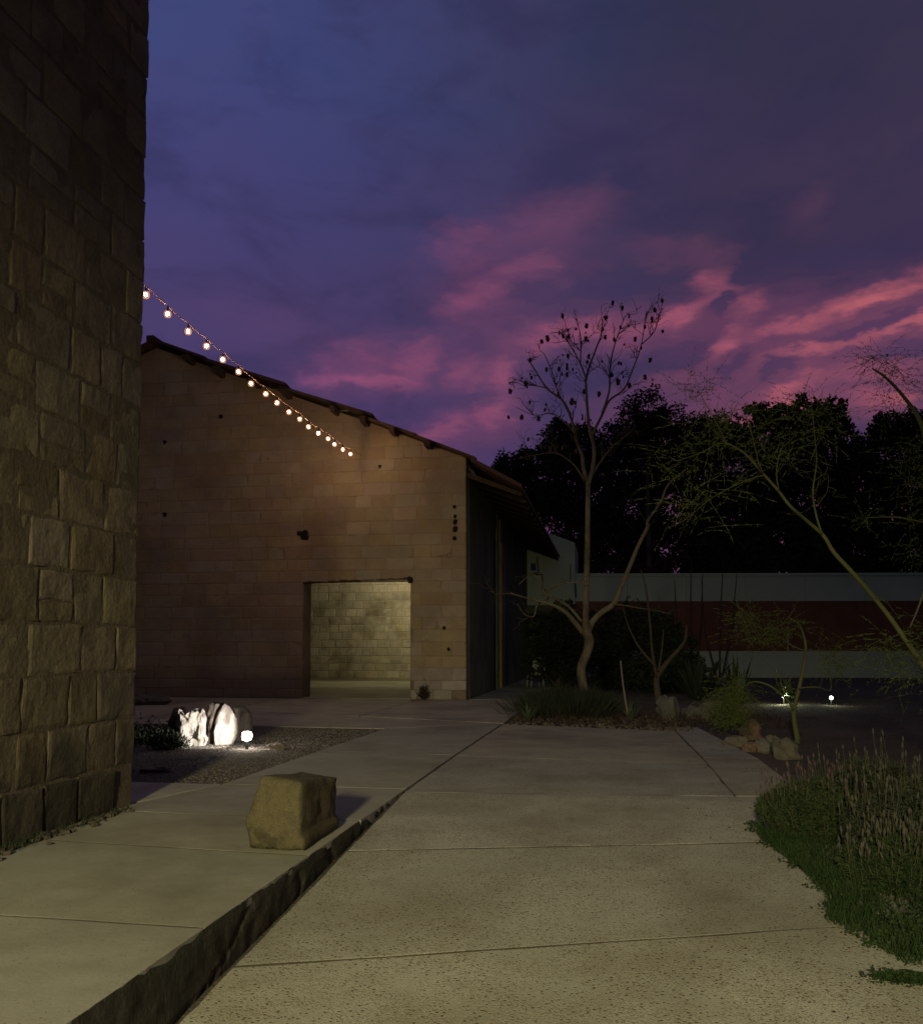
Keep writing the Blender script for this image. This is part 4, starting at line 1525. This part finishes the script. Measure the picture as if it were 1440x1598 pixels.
b.tube(sub_(traced([(1475, 800), (1460, 860), (1436, 938), (1419, 979)], 12.5, -.3), GO2), [m4 * 2.2, m4 * 1.0], 6, 3)
b.build('branch', M['bark'], gt2, smooth=True)

YS = 14.8
sap = tag(empty('sapling', at(1243, 1160, YS)), 'thin forked sapling with wispy green leaves behind the lavender', 'sapling')
SPO = Vector(sap.location)
m5 = YS / F
for i, (pts, r0, r1) in enumerate([
    ([(1243, 1160)] + zs([(732, 1050), (715, 950), (715, 890), (740, 780), (770, 640), (780, 550), (770, 480), (740, 410), (680, 370)]), 4.6, .7),
    (zs([(712, 890), (680, 840), (600, 770), (540, 742), (480, 735), (420, 770)]), 2.4, .6),
    (zs([(742, 770), (790, 765), (850, 765), (920, 780), (912, 680), (900, 620)]), 1.3, .4),
    (zs([(640, 790), (615, 730), (610, 650)]), 1.0, .4),
    (zs([(660, 800), (640, 740), (645, 680)]), 1.0, .4),
    (zs([(775, 560), (700, 530), (640, 490), (580, 495)]), .8, .3),
    (zs([(680, 560), (680, 470), (684, 400)]), .7, .3),
]):
    b = MB()
    b.tube(sub_(traced(pts, YS, .3 * (-1) ** i, i), SPO), [m5 * r0, m5 * r1], 7, 4, .05)
    b.build('trunk' if i == 0 else 'branch', M['green_bark'], sap, smooth=True)
cents = []
for (a, b, r_, n, dr) in [(375, 800, .34, 120, .18), (350, 880, .36, 130, .1), (370, 960, .3, 80, .0), (470, 480, .42, 50, .05), (450, 380, .34, 36, .05), (620, 460, .3, 30, .05),
                          (920, 600, .4, 50, .1), (960, 640, .3, 30, .1), (670, 780, .14, 26, .0), (700, 420, .3, 24, 0)]:
    x, y = zs([(a, b)])[0]
    cents.append((at(x, y, YS + rnd.uniform(-.2, .3)), r_, n, dr))
needles(sap, SPO, cents, M['needle'])

# dark trees beyond the boundary wall
def crown_tree(name, base_px, Y, lobes, label, m='crown', n=15000, leaf=.26, group='dark trees beyond the garden wall', trunkr=.28, stems=1):
    b0 = at(base_px, 1010, Y)
    b0.z = -.1
    root = tag(empty(name, b0), label, 'tree', group)
    s_ = Y / F
    P = []
    lobes = lobes + [(base_px - 34, 885, 26), (base_px + 4, 880, 30), (base_px + 44, 888, 26)]
    tot = sum(r_ * r_ for _, _, r_ in lobes)
    lb = MB()
    for k_ in range(stems):
        off = Vector(((k_ - (stems - 1) / 2) * .7, rnd.uniform(-.3, .3), 0))
        x0 = lobes[0]
        cc_ = at(x0[0], x0[1], Y)
        lb.tube([off, off + Vector((rnd.gauss(0, .2), 0, 2.5)), (cc_ - b0) * .6 + off * 1.5, cc_ - b0 + off * 2], [trunkr, trunkr * .8, trunkr * .5, trunkr * .15], 8, 3, .08)
    lb.build('trunk', M['dark_bark'], root)
    for li_, (px_, py_, r_) in enumerate(lobes):
        k_ = int(n * r_ * r_ / tot)
        c = at(px_, py_, Y + rnd.uniform(-1.2, 1.2))
        rm = r_ * s_
        d = unit(nr.normal(size=(k_, 3)))
        rad = nr.uniform(0, 1, (k_, 1)) ** .45
        # clumpy: gather round cluster seeds
        ns = max(6, int(34 * (rm / 1.5) ** 2))
        seeds = unit(nr.normal(size=(ns, 3))) * (nr.uniform(.25, 1, (ns, 1)) ** .5)
        pick = nr.randint(0, ns, k_)
        q = seeds[pick] * .98 + d * rad * .38
        q = q * rm * np.array([1, .9, 1.0])
        P.append(q + np.array(tuple(c - b0)))
        br = MB()
        tgt = c - b0
        src = Vector((0, 0, max(2.0, tgt.z - rm * 1.3)))
        br.tube([src, src.lerp(tgt, .5) + Vector((rnd.gauss(0, .3), rnd.gauss(0, .3), .2)), tgt], [.12, .03], 5, 3)
        br.build('branch', M['dark_bark'], root)
    P = np.vstack(P)
    D = nr.normal(size=P.shape)
    D[:, 2] -= .2
    leaves('crown', P, D, nr.uniform(leaf * .6, leaf * 1.3, len(P)), leaf * .55, M[m], root)
    return root


crown_tree('dark_tree', 805, 56, [(798, 730, 30), (830, 722, 30), (780, 745, 26), (815, 770, 40), (850, 760, 44), (835, 800, 34)],
           'low dark tree showing above the hall eave left of the bare tree', n=13000, m='crown')
crown_tree('dark_tree', 900, 54, [(880, 690, 34), (900, 700, 36), (860, 705, 26), (880, 750, 54), (920, 780, 60), (900, 830, 50), (950, 700, 44), (940, 840, 46)],
           'broad dark tree directly behind the bare pod tree', n=26000)
crown_tree('dark_tree', 1010, 52, [(1010, 640, 34), (985, 665, 36), (1040, 660, 34), (1010, 690, 44)],
           'brown thin-leaved tree top between the bare tree and the green leaning tree', m='crown_brown', n=9000, leaf=.2)
crown_tree('dark_tree', 1010, 57, [(1000, 730, 60), (1050, 710, 52), (1040, 790, 62), (980, 800, 58), (1010, 850, 46), (1085, 690, 44), (1075, 850, 40)],
           'dark dense tree below and behind the brown thin-leaved top', n=30000)
crown_tree('dark_tree', 1120, 55, [(1120, 690, 44), (1110, 750, 60), (1150, 800, 60), (1110, 840, 50), (1140, 690, 30), (1150, 860, 36)],
           'dark low-topped tree just left of the twin-topped dark tree', n=26000)
crown_tree('dark_tree', 1200, 53, [(1188, 643, 22), (1215, 650, 24), (1245, 642, 22), (1232, 660, 26), (1200, 690, 44), (1240, 720, 56), (1200, 780, 60), (1230, 840, 50), (1180, 850, 40)],
           'tall dark tree with two blunt tops left of centre of the wooded skyline', n=28000)
crown_tree('dark_tree', 1295, 54, [(1292, 640, 24), (1308, 656, 24), (1280, 665, 28), (1295, 710, 48), (1330, 750, 54), (1290, 800, 58), (1340, 840, 48), (1270, 850, 40)],
           'tall dark tree with a rounded knob top right of the twin-topped one', n=28000)
crown_tree('dark_tree', 1385, 56, [(1378, 672, 28), (1400, 668, 30), (1350, 690, 26), (1390, 720, 54), (1430, 700, 50), (1400, 800, 62), (1440, 860, 50), (1370, 860, 38), (1440, 770, 56)],
           'wide dark tree under the high wispy branch at the right', n=28000)
crown_tree('dark_tree', 1500, 55, [(1480, 680, 46), (1520, 700, 60), (1500, 780, 70), (1540, 840, 60), (1480, 850, 40)],
           'dark tree standing beyond the right end of the view', n=22000)

# thin bare stems in front of the wall
for (bx, tops, lab) in [(1075, [(1052, 905), (1078, 872), (1096, 884)], 'thin leafless stems in front of the wall, left cluster'),
                        (1118, [(1094, 902), (1128, 874), (1150, 886)], 'thin leafless stems in front of the wall, right cluster')]:
    b0 = at(bx, 1010, 43)
    b0.z = 0
    rt = tag(empty('bare_shrub', b0), lab, 'shrub', 'leafless shrubs before the boundary wall')
    for i, (a, b) in enumerate(tops):
        t = MB()
        e_ = at(a, b, 43) - b0
        t.tube([Vector((i * .1, 0, 0)), e_ * .5 + Vector((.2 * i - .2, 0, 0)), e_], [.05, .035, .01], 6, 3)
        t.build('stem', M['dark_bark'], rt)

# dark hedge bushes left and middle
def bush(name, px_, Y, lobes, label, n=9000, leaf=.14, m='hedge', cat='bush', group='dark bushes below the boundary wall'):
    b0 = at(px_, 1010, Y)
    b0.z = 0
    root = tag(empty(name, b0), label, cat, group)
    st_ = MB()
    P = []
    tot = sum(r_ * r_ for _, _, r_ in lobes)
    for (a, b, r_) in lobes:
        c = at(a, b, Y + rnd.uniform(-.4, .4)) - b0
        rm = r_ * Y / F
        st_.tube([(0, 0, 0), c * .5, c], [.05, .015], 5, 2)
        k_ = int(n * r_ * r_ / tot)
        d = unit(nr.normal(size=(k_, 3))) * (nr.uniform(0, 1, (k_, 1)) ** .4)
        d += .12 * np.sin(d * 9 + a)
        q = d * rm + np.array(tuple(c))
        q[:, 2] = np.maximum(q[:, 2], .02)
        P.append(q)
    st_.build('stem', M['dark_bark'], root)
    P = np.vstack(P)
    leaves('foliage', P, nr.normal(size=P.shape), nr.uniform(leaf * .6, leaf * 1.3, len(P)), leaf * .5, M[m], root)
    return root


bush('dark_bush', 870, 34, [(845, 985, 34), (880, 975, 36), (860, 1020, 40), (895, 1020, 40), (835, 1040, 22), (875, 1052, 30)], 'black leafy bush left of the pale trunk under the white house', 16000)
bush('dark_bush', 950, 33, [(945, 985, 38), (985, 975, 36), (940, 1030, 44), (985, 1030, 44), (960, 1062, 30)], 'black leafy bush right of the pale trunk', 18000)
bush('dark_bush', 1040, 31, [(1020, 985, 34), (1050, 1010, 34), (1030, 1050, 44), (1070, 1050, 30), (1075, 1078, 26), (1100, 1080, 22)], 'black bush below the red wall behind the forked dim tree', 16000)


def spiky(name, px_, py_, Y, n, L, wd, m, label, cat, spread=.6, group=None, th=.0):
    b0 = at(px_, py_, Y)
    b0.z = 0
    root = tag(empty(name, b0), label, cat, group)
    t = MB()
    for i in range(n):
        a = rnd.uniform(0, 6.28)
        s_ = rnd.uniform(.1, spread)
        d = Vector((math.cos(a) * s_, math.sin(a) * s_, 1)).normalized()
        l_ = L * rnd.uniform(.6, 1.1)
        side = d.cross(Vector((0, 0, 1))).normalized() * wd / 2
        nrm = side.cross(d).normalized() * wd * .22
        p0 = Vector((math.cos(a), math.sin(a), 0)) * wd * .6
        bend = Vector((math.cos(a), math.sin(a), -.4)) * L * .12 * s_
        p1 = p0 + d * l_ * .5
        p2 = p0 + d * l_ + bend
        t.add([p0 - side * .7, p0 + side * .7, p0 - nrm, p1 - side + bend * .3, p1 + side + bend * .3, p1 - nrm + bend * .3, p2],
              [(0, 2, 5, 3), (2, 1, 4, 5), (1, 0, 3, 4), (3, 5, 6), (5, 4, 6), (4, 3, 6)])
    t.build('leaf_rosette', m, root)
    return root


spiky('agave', 1150, 1070, 26, 16, 1.3, .14, M['hedge'], 'tall dark spiky plant against the white base of the wall', 'plant', .35)
spiky('agave', 1085, 1075, 27, 22, 1.6, .16, M['hedge'], 'dark spiky plant with a curling arm left of the tall spiky one', 'plant', .9)
pc = empty('cactus', at(1098, 1075, 27.5))
pc.location.z = 0
tag(pc, 'dark cactus arm curving up in front of the white wall base', 'cactus')
t = MB()
CO = Vector(pc.location)
t.tube([Vector((0, 0, 0)), at(1088, 1040, 27.5) - CO, at(1102, 1045, 27.5) - CO, at(1113, 1043, 27.5) - CO, at(1118, 1032, 27.5) - CO], [.1, .09, .08, .07, .02], 8, 3)
t.build('arm', M['hedge'], pc)

# ------------------------------------------------------------------ planting bed at the end of the walk
for (px_, py_, r_, n, lab) in [(880, 1122, (.95, .7, .62), 9000, 'wide grassy grey-green bush around the foot of the bare tree'),
                               ]:
    p = onground(px_, py_)
    root = tag(empty('grassy_bush', (p.x, p.y + .5, 0)), lab, 'bush')
    k_ = n
    P = nr.normal(size=(k_, 3)) * np.array([.42, .35, .0]) * np.array([r_[0], r_[1], 1])
    P[:, 2] = np.abs(nr.normal(size=k_)) * .1
    D = np.stack([P[:, 0] * .7, P[:, 1] * .7, np.full(k_, .75)], 1) + nr.normal(size=(k_, 3)) * .22
    h_ = nr.uniform(.25, .62, k_)
    leaves('foliage', P, D, h_, .012, M['lav_grey'], root)
for (px_, py_, L, n, lab) in [(822, 1126, .42, 26, 'small agave rosette at the left corner of the planting bed'),
                              (985, 1124, .45, 30, 'small thin-leaved rosette right of the grassy bush in the bed'),
                              (1128, 1142, .6, 30, 'thin dark rosette between the rocks at the right side of the walk')]:
    p = onground(px_, py_)
    spiky('rosette', px_, 1010, 1, 0, 1, 1, M['agave'], None, None) if False else None
    root = tag(empty('agave_rosette', (p.x, p.y + .15, 0)), lab, 'plant')
    t = MB()
    for i in range(n):
        a = rnd.uniform(0, 6.28)
        s_ = rnd.uniform(.3, 1.1)
        d = Vector((math.cos(a) * s_, math.sin(a) * s_, 1)).normalized()
        l_ = L * rnd.uniform(.6, 1.1)
        side = d.cross(Vector((0, 0, 1))).normalized() * .022
        nrm = side.cross(d).normalized() * .012
        t.add([-side * .7, side * .7, -nrm, d * l_ * .5 - side, d * l_ * .5 + side, d * l_ * .5 - nrm, d * l_],
              [(0, 2, 5, 3), (2, 1, 4, 5), (1, 0, 3, 4), (3, 5, 6), (5, 4, 6), (4, 3, 6)])
    t.build('leaf_rosette', M['agave'], root)

V, Q = pebbles(1500, (-2.1, 1.5), (16.4, 21), (-.03, .01), .02, .085,
               lambda P: (P[:, 1] > 17.45 - (P[:, 0] + 2.05) * .30) & (P[:, 0] > -2.02) & (nr.uniform(0, 1, len(P)) < np.exp(-(P[:, 1] - 17.0) * .45)))
tag(link('bed_stones', npmesh('bed_stones', V, Q), M['boulder']), 'small loose stones and mulch along the front of the planting bed', 'stones', kind='stuff')
k_ = 2600
P = np.stack([nr.uniform(-2.0, 3.4, k_), nr.uniform(17.0, 20.5, k_), np.full(k_, -.02)], 1)
P = P[P[:, 1] > 17.5 - (P[:, 0] + 2.05) * .28]
D = nr.normal(size=P.shape) * .5
D[:, 2] = np.abs(D[:, 2]) + .5
tag(leaves('bed_weeds', P, D, nr.uniform(.06, .25, len(P)), .012, M['crown_brown']), 'dry brown stalks and weeds scattered through the planting bed', 'weeds', kind='stuff')

rocks = [
    (1042, 1122, .30, .26, .34, 'grey_boulder', 'tall grey boulder at the foot of the dim forked tree'),
    (1086, 1119, .30, .22, .17, 'grey_boulder', 'mottled grey rock where the walk narrows, right of the tall boulder'),
    (1106, 1124, .20, .2, .13, 'boulder', 'small rock right of the mottled grey one, behind the rosette'),
    (1112, 1106, .4, .25, .14, 'grey_boulder', 'long flat grey rock behind the small rocks'),
    (1166, 1116, .16, .14, .11, 'boulder', 'small pale rock alone behind the red boulder'),
    (1176, 1152, .22, .2, .19, 'red_boulder', 'reddish boulder, highest of the row beside the walk'),
    (1148, 1164, .24, .18, .11, 'boulder', 'flat pale rock at the walk edge left of the reddish boulder'),
    (1172, 1172, .14, .12, .09, 'red_boulder', 'small dark red stone in front of the reddish boulder'),
    (1192, 1172, .15, .16, .12, 'grey_boulder', 'dark rock between the reddish boulder and the pale cracked one'),
    (1208, 1170, .14, .14, .15, 'boulder', 'upright brown rock left of the lavender flowers'),
    (1228, 1182, .22, .2, .18, 'boulder', 'pale cracked rock partly behind the lavender flowers'),
    (1068, 1114, .14, .14, .1, 'boulder', 'small brown stone between the tall boulder and the mottled rock'),
    (1436, 1236, .15, .14, .12, 'boulder', 'pale stone at the right edge behind the grey lavender'),
    (968, 1118, .18, .14, .08, 'red_boulder', 'flat reddish stone in the bed in front of the pale stake'),
    (938, 1134, .12, .1, .06, 'boulder', 'small pale stone at the front edge of the bed right of the grassy bush'),
]
for i, (px_, py_, a, b, c, m_, lab) in enumerate(rocks):
    p = onground(px_, py_)
    t = MB()
    t.lump((0, 0, c * .6), (a * .8, b * .8, c), 80 + i, .45, 8, 12, 1.5)
    tag(t.build('rock', M[m_], None, (p.x, p.y + b * .6, -.03)), lab, 'rock', 'rocks edging the garden')

sk = tag(empty('stake', at(979, 1112, 18.8)), 'thin pale leaning stake standing in the planting bed', 'stake')
t = MB()
t.tube(sub_(traced([(979, 1114), (972, 1070), (968, 1031)], 18.8), Vector(sk.location)), [.022, .018, .014], 6, 2)
t.build('pole', M['stake'], sk)

# chair in the back lane
ch = tag(empty('garden_chair', at(835, 1062, 34), R(205)), 'pale garden chair standing in the dark at the side of the hall', 'chair')
ch.location.z = 0
for sx in (-.25, .25):
    for sy in (-.25, .25):
        t = MB()
        t.tube([(sx, sy, 0), (sx * .9, sy * .9, .45)], [.02, .025], 6, 1)
        t.build('leg', M['chair'], ch)
t = MB()
t.box((-.28, -.28, .45), (.28, .28, .49))
t.build('seat', M['chair'], ch)
t = MB()
for i in range(9):
    pass
t.add([(-.28, .24, .49), (.28, .24, .49), (.24, .40, 1.0), (.1, .43, 1.12), (-.1, .43, 1.12), (-.24, .40, 1.0), (-.28, .28, .49), (.28, .28, .49), (.24, .44, 1.0), (.1, .47, 1.12), (-.1, .47, 1.12), (-.24, .44, 1.0)],
      [(0, 1, 2, 3, 4, 5), (11, 10, 9, 8, 7, 6), (0, 6, 7, 1), (1, 7, 8, 2), (2, 8, 9, 3), (3, 9, 10, 4), (4, 10, 11, 5), (5, 11, 6, 0)])
t.build('backrest', M['chair'], ch)

# garden lamps
for i, (px_, py_, lab, rr) in enumerate([(1222, 1087, 'left garden lamp, half hidden behind lit green leaves', .042), (1296, 1089, 'right garden lamp, a bare bright white point on the dark ground', .05)]):
    Yl = 25.0
    p = at(px_, py_, Yl)
    g_ = tag(empty('garden_lamp', (p.x, p.y, 0)), lab, 'lamp', 'garden lamps in the dark lawn')
    t = MB()
    t.tube([(0, 0, -.05), (0, 0, p.z)], [.02, .02], 6, 1)
    t.build('stake', M['metal_dark'], g_)
    t = MB()
    t.tube([(0, .12, p.z - .02), (0, -.02, p.z)], [rr * .9, rr * 1.15], 12, 1)
    t.build('housing', M['metal_dark'], g_)
    t = MB()
    t.lump((0, -.03, p.z), (rr, .03, rr), 1, 0, 6, 12)
    t.build('lens', M['garden_lens'], g_, smooth=True)
    l = bpy.data.lights.new('garden_light', 'POINT')
    l.energy, l.color, l.shadow_soft_size = (22, 7)[i], (.9, 1, .62), .04
    lo = bpy.data.objects.new('garden_light', l)
    C.objects.link(lo)
    lo.parent = g_
    lo.location = (0, -.14, p.z + .03)
p = at(1226, 1083, 24.7)
clump('leafy_sprig', (p.x + .13, p.y + .1, p.z - .08), (.2, .08, .2), 70, .10, .055, M['clover'], 'small bright green sprig glowing in front of the left garden lamp', 'plant')

# ------------------------------------------------------------------ lavender in the foreground
def lavender(loc, r, h, nst, m_leaf, m_spk, label, lean=(0, 0), seed=0, spk=.5, ll=.05):
    root = tag(empty('lavender_bush', loc), label, 'lavender', 'lavender bushes beside the walk')
    P, D = [], []
    stm, sp_ = MB(), MB()
    for i in range(nst):
        a = rnd.uniform(0, 6.28)
        q = math.sqrt(rnd.random())
        bx, by = math.cos(a) * q * r[0] * .45, math.sin(a) * q * r[1] * .45
        tx, ty = math.cos(a) * q * r[0] + lean[0], math.sin(a) * q * r[1] + lean[1]
        tz = h * .86 * (1.0 - .45 * q * q) * rnd.uniform(.75, 1.08)
        p0, p1 = Vector((bx, by, 0)), Vector((tx, ty, tz))
        mid = p0.lerp(p1, .5) + Vector((bx * .5, by * .5, -tz * .03)) + Vector((rnd.gauss(0, .015), rnd.gauss(0, .015), 0))
        lp = p0
        n = 84
        for j in range(n):
            t = (j + rnd.random()) / n * .92
            c = p0 * (1 - t) ** 2 + mid * 2 * t * (1 - t) + p1 * t * t
            P.append(tuple(c))
            dd = (p1 - p0).normalized() * .45 + Vector((rnd.gauss(0, .7), rnd.gauss(0, .7), rnd.gauss(0, .6)))
            D.append(tuple(dd))
        if i % 3 == 0:
            stm.tube([p0, mid, p1], [.004, .002], 3, 2, cap=False)
        if rnd.random() < spk:
            d = ((p1 - mid).normalized() + Vector((rnd.gauss(0, .12), rnd.gauss(0, .12), .35))).normalized()
            L = rnd.uniform(.06, .20) * h / .7
            e_ = p1 + d * L
            stm.tube([p1, e_], [.002, .0016], 3, 1, cap=False)
            hd = rnd.uniform(.035, .06)
            sp_.tube([e_, e_ + d * hd * .4, e_ + d * hd], [.003, .0085, .003], 5, 1)
    leaves('foliage', P, D, nr.uniform(ll * .6, ll * 1.3, len(P)), .009, m_leaf, root)
    stm.build('stem', M['stem'], root)
    o = sp_.build('flower_spikes', m_spk, root)
    o['kind'] = 'stuff'
    return root


def rp(px_, py_, dy=0):
    p = onground(px_, py_, True)
    return (p.x, p.y + dy, ramp_z(p.y + dy) - .03)


lavender((1.72, 7.95, ramp_z(7.95) - .03), (.46, .42), .62, 620, M['lav_leaf'], M['dark_spike'], 'dense dark green lavender bush nearest the walk with a fringe of flower spikes', (-.05, 0), spk=.14)
lavender((2.35, 7.3, ramp_z(7.3) - .03), (.62, .5), .74, 760, M['lav_grey'], M['spike'], 'greyish lavender bush at the right edge with many tall dry spikes', spk=.10)
lavender((2.3, 8.5, ramp_z(8.5) - .03), (.55, .5), .72, 560, M['lav_grey'], M['spike'], 'pale-spiked lavender bush behind the other two', spk=.10)
lavender((1.95, 6.75, ramp_z(6.75) - .03), (.36, .35), .46, 420, M['lav_leaf'], M['spike'], 'low olive lavender bush in front, above the leafy ground cover', spk=.22)
lavender((2.95, 7.9, ramp_z(7.9) - .03), (.6, .5), .8, 420, M['lav_grey'], M['spike'], 'lavender bush farthest right, cut by the picture edge', spk=.10)
lavender((2.65, 6.4, ramp_z(6.4) - .03), (.5, .45), .5, 420, M['lav_leaf'], M['spike'], 'dark lavender bush low at the right edge over the ground cover', spk=.14)

# ground cover creeping over the slab edge
edge_px = [(1176, 1306), (1190, 1318), (1225, 1345), (1262, 1378), (1288, 1405), (1284, 1440), (1310, 1452), (1352, 1470), (1378, 1494), (1412, 1508), (1470, 1512)]
edge = [onground(a, b, True) for a, b in edge_px]
ey = np.array([e.y for e in edge])[::-1]
ex = np.array([e.x for e in edge])[::-1]
k_ = 52000
Y_ = nr.uniform(4.6, 8.3, k_)
X_ = nr.uniform(1.1, 3.1, k_)
lim = np.interp(Y_, ey[np.argsort(ey)], ex[np.argsort(ey)])
lim = lim + .05 * np.sin(Y_ * 13) + .03 * np.sin(Y_ * 31 + 1)
wd_ = np.where(Y_ > 6.15, .16, .75)
keep = (X_ > lim) & ((X_ < lim + wd_) | (nr.uniform(0, 1, k_) < .22))
keep &= nr.uniform(0, 1, k_) < .55 + .45 * np.sin(X_ * 14 + 2) * np.sin(Y_ * 11)
X_, Y_, lim = X_[keep], Y_[keep], lim[keep]
hh = np.minimum(.10, .02 + (X_ - lim) * .35) * (1 + .4 * np.sin(X_ * 9) * np.sin(Y_ * 8))
Z_ = np.array([ramp_z(y) for y in Y_]) + nr.uniform(0, 1, len(X_)) * hh
# a stray tuft on the slab
kt = 1500
tp = onground(1418, 1532, True)
X_ = np.append(X_, tp.x + nr.normal(size=kt) * .085)
Y_ = np.append(Y_, tp.y + nr.normal(size=kt) * .028)
Z_ = np.append(Z_, np.array([ramp_z(y) for y in Y_[-kt:]]) + nr.uniform(0, .035, kt))
P = np.stack([X_, Y_, Z_], 1)
D = nr.normal(size=P.shape)
D[:, 2] = np.abs(D[:, 2]) * .6
tag(leaves('ground_cover', P, D, nr.uniform(.008, .034, len(P)), .016, M['clover']), 'bright green small-leaved ground cover creeping over the edge of the walk', 'ground cover', kind='stuff')
k_ = 5000
Y_ = nr.uniform(5.2, 8.0, k_)
X_ = np.interp(Y_, ey[np.argsort(ey)], ex[np.argsort(ey)]) + np.abs(nr.normal(size=k_)) * .28 + .03
P = np.stack([X_, Y_, np.array([ramp_z(y) for y in Y_])], 1)
D = nr.normal(size=P.shape) * .4
D[:, 2] = 1
tag(leaves('grass', P, D, nr.uniform(.05, .14, k_), .006, M['clover']), 'thin grass blades standing among the ground cover under the lavender', 'grass', kind='stuff')

# dry grass over the dark lawn
k_ = 16000
P = np.stack([nr.uniform(2.1, 12, k_), nr.uniform(9.3, 30, k_), np.zeros(k_)], 1)
P[:, 2] = [terrain_z(a, b) for a, b in P[:, :2]]
D = nr.normal(size=P.shape) * .5
D[:, 2] = 1
tag(leaves('dry_grass', P, D, nr.uniform(.02, .07, k_), .008, M['crown_brown']), 'sparse short dry grass on the dark earth right of the walk', 'grass', kind='stuff')
# crumbs and fallen leaves on the paving
V, Q = pebbles(420, (.2, 1.9), (3.6, 17), (0, .003), .004, .012, lambda P: nr.uniform(0, 1, len(P)) < (P[:, 0] / 1.9) ** 1.5)
V[:, 2] += np.array([ramp_z(y) for y in V[:, 1]])
tag(link('leaf_litter', npmesh('leaf_litter', V, Q), M['crown_brown']), 'crumbs and dead leaf bits on the right side of the walk', 'litter', kind='stuff')
print('tris', sum(len(o.data.polygons) for o in bpy.data.objects if o.type == 'MESH'))
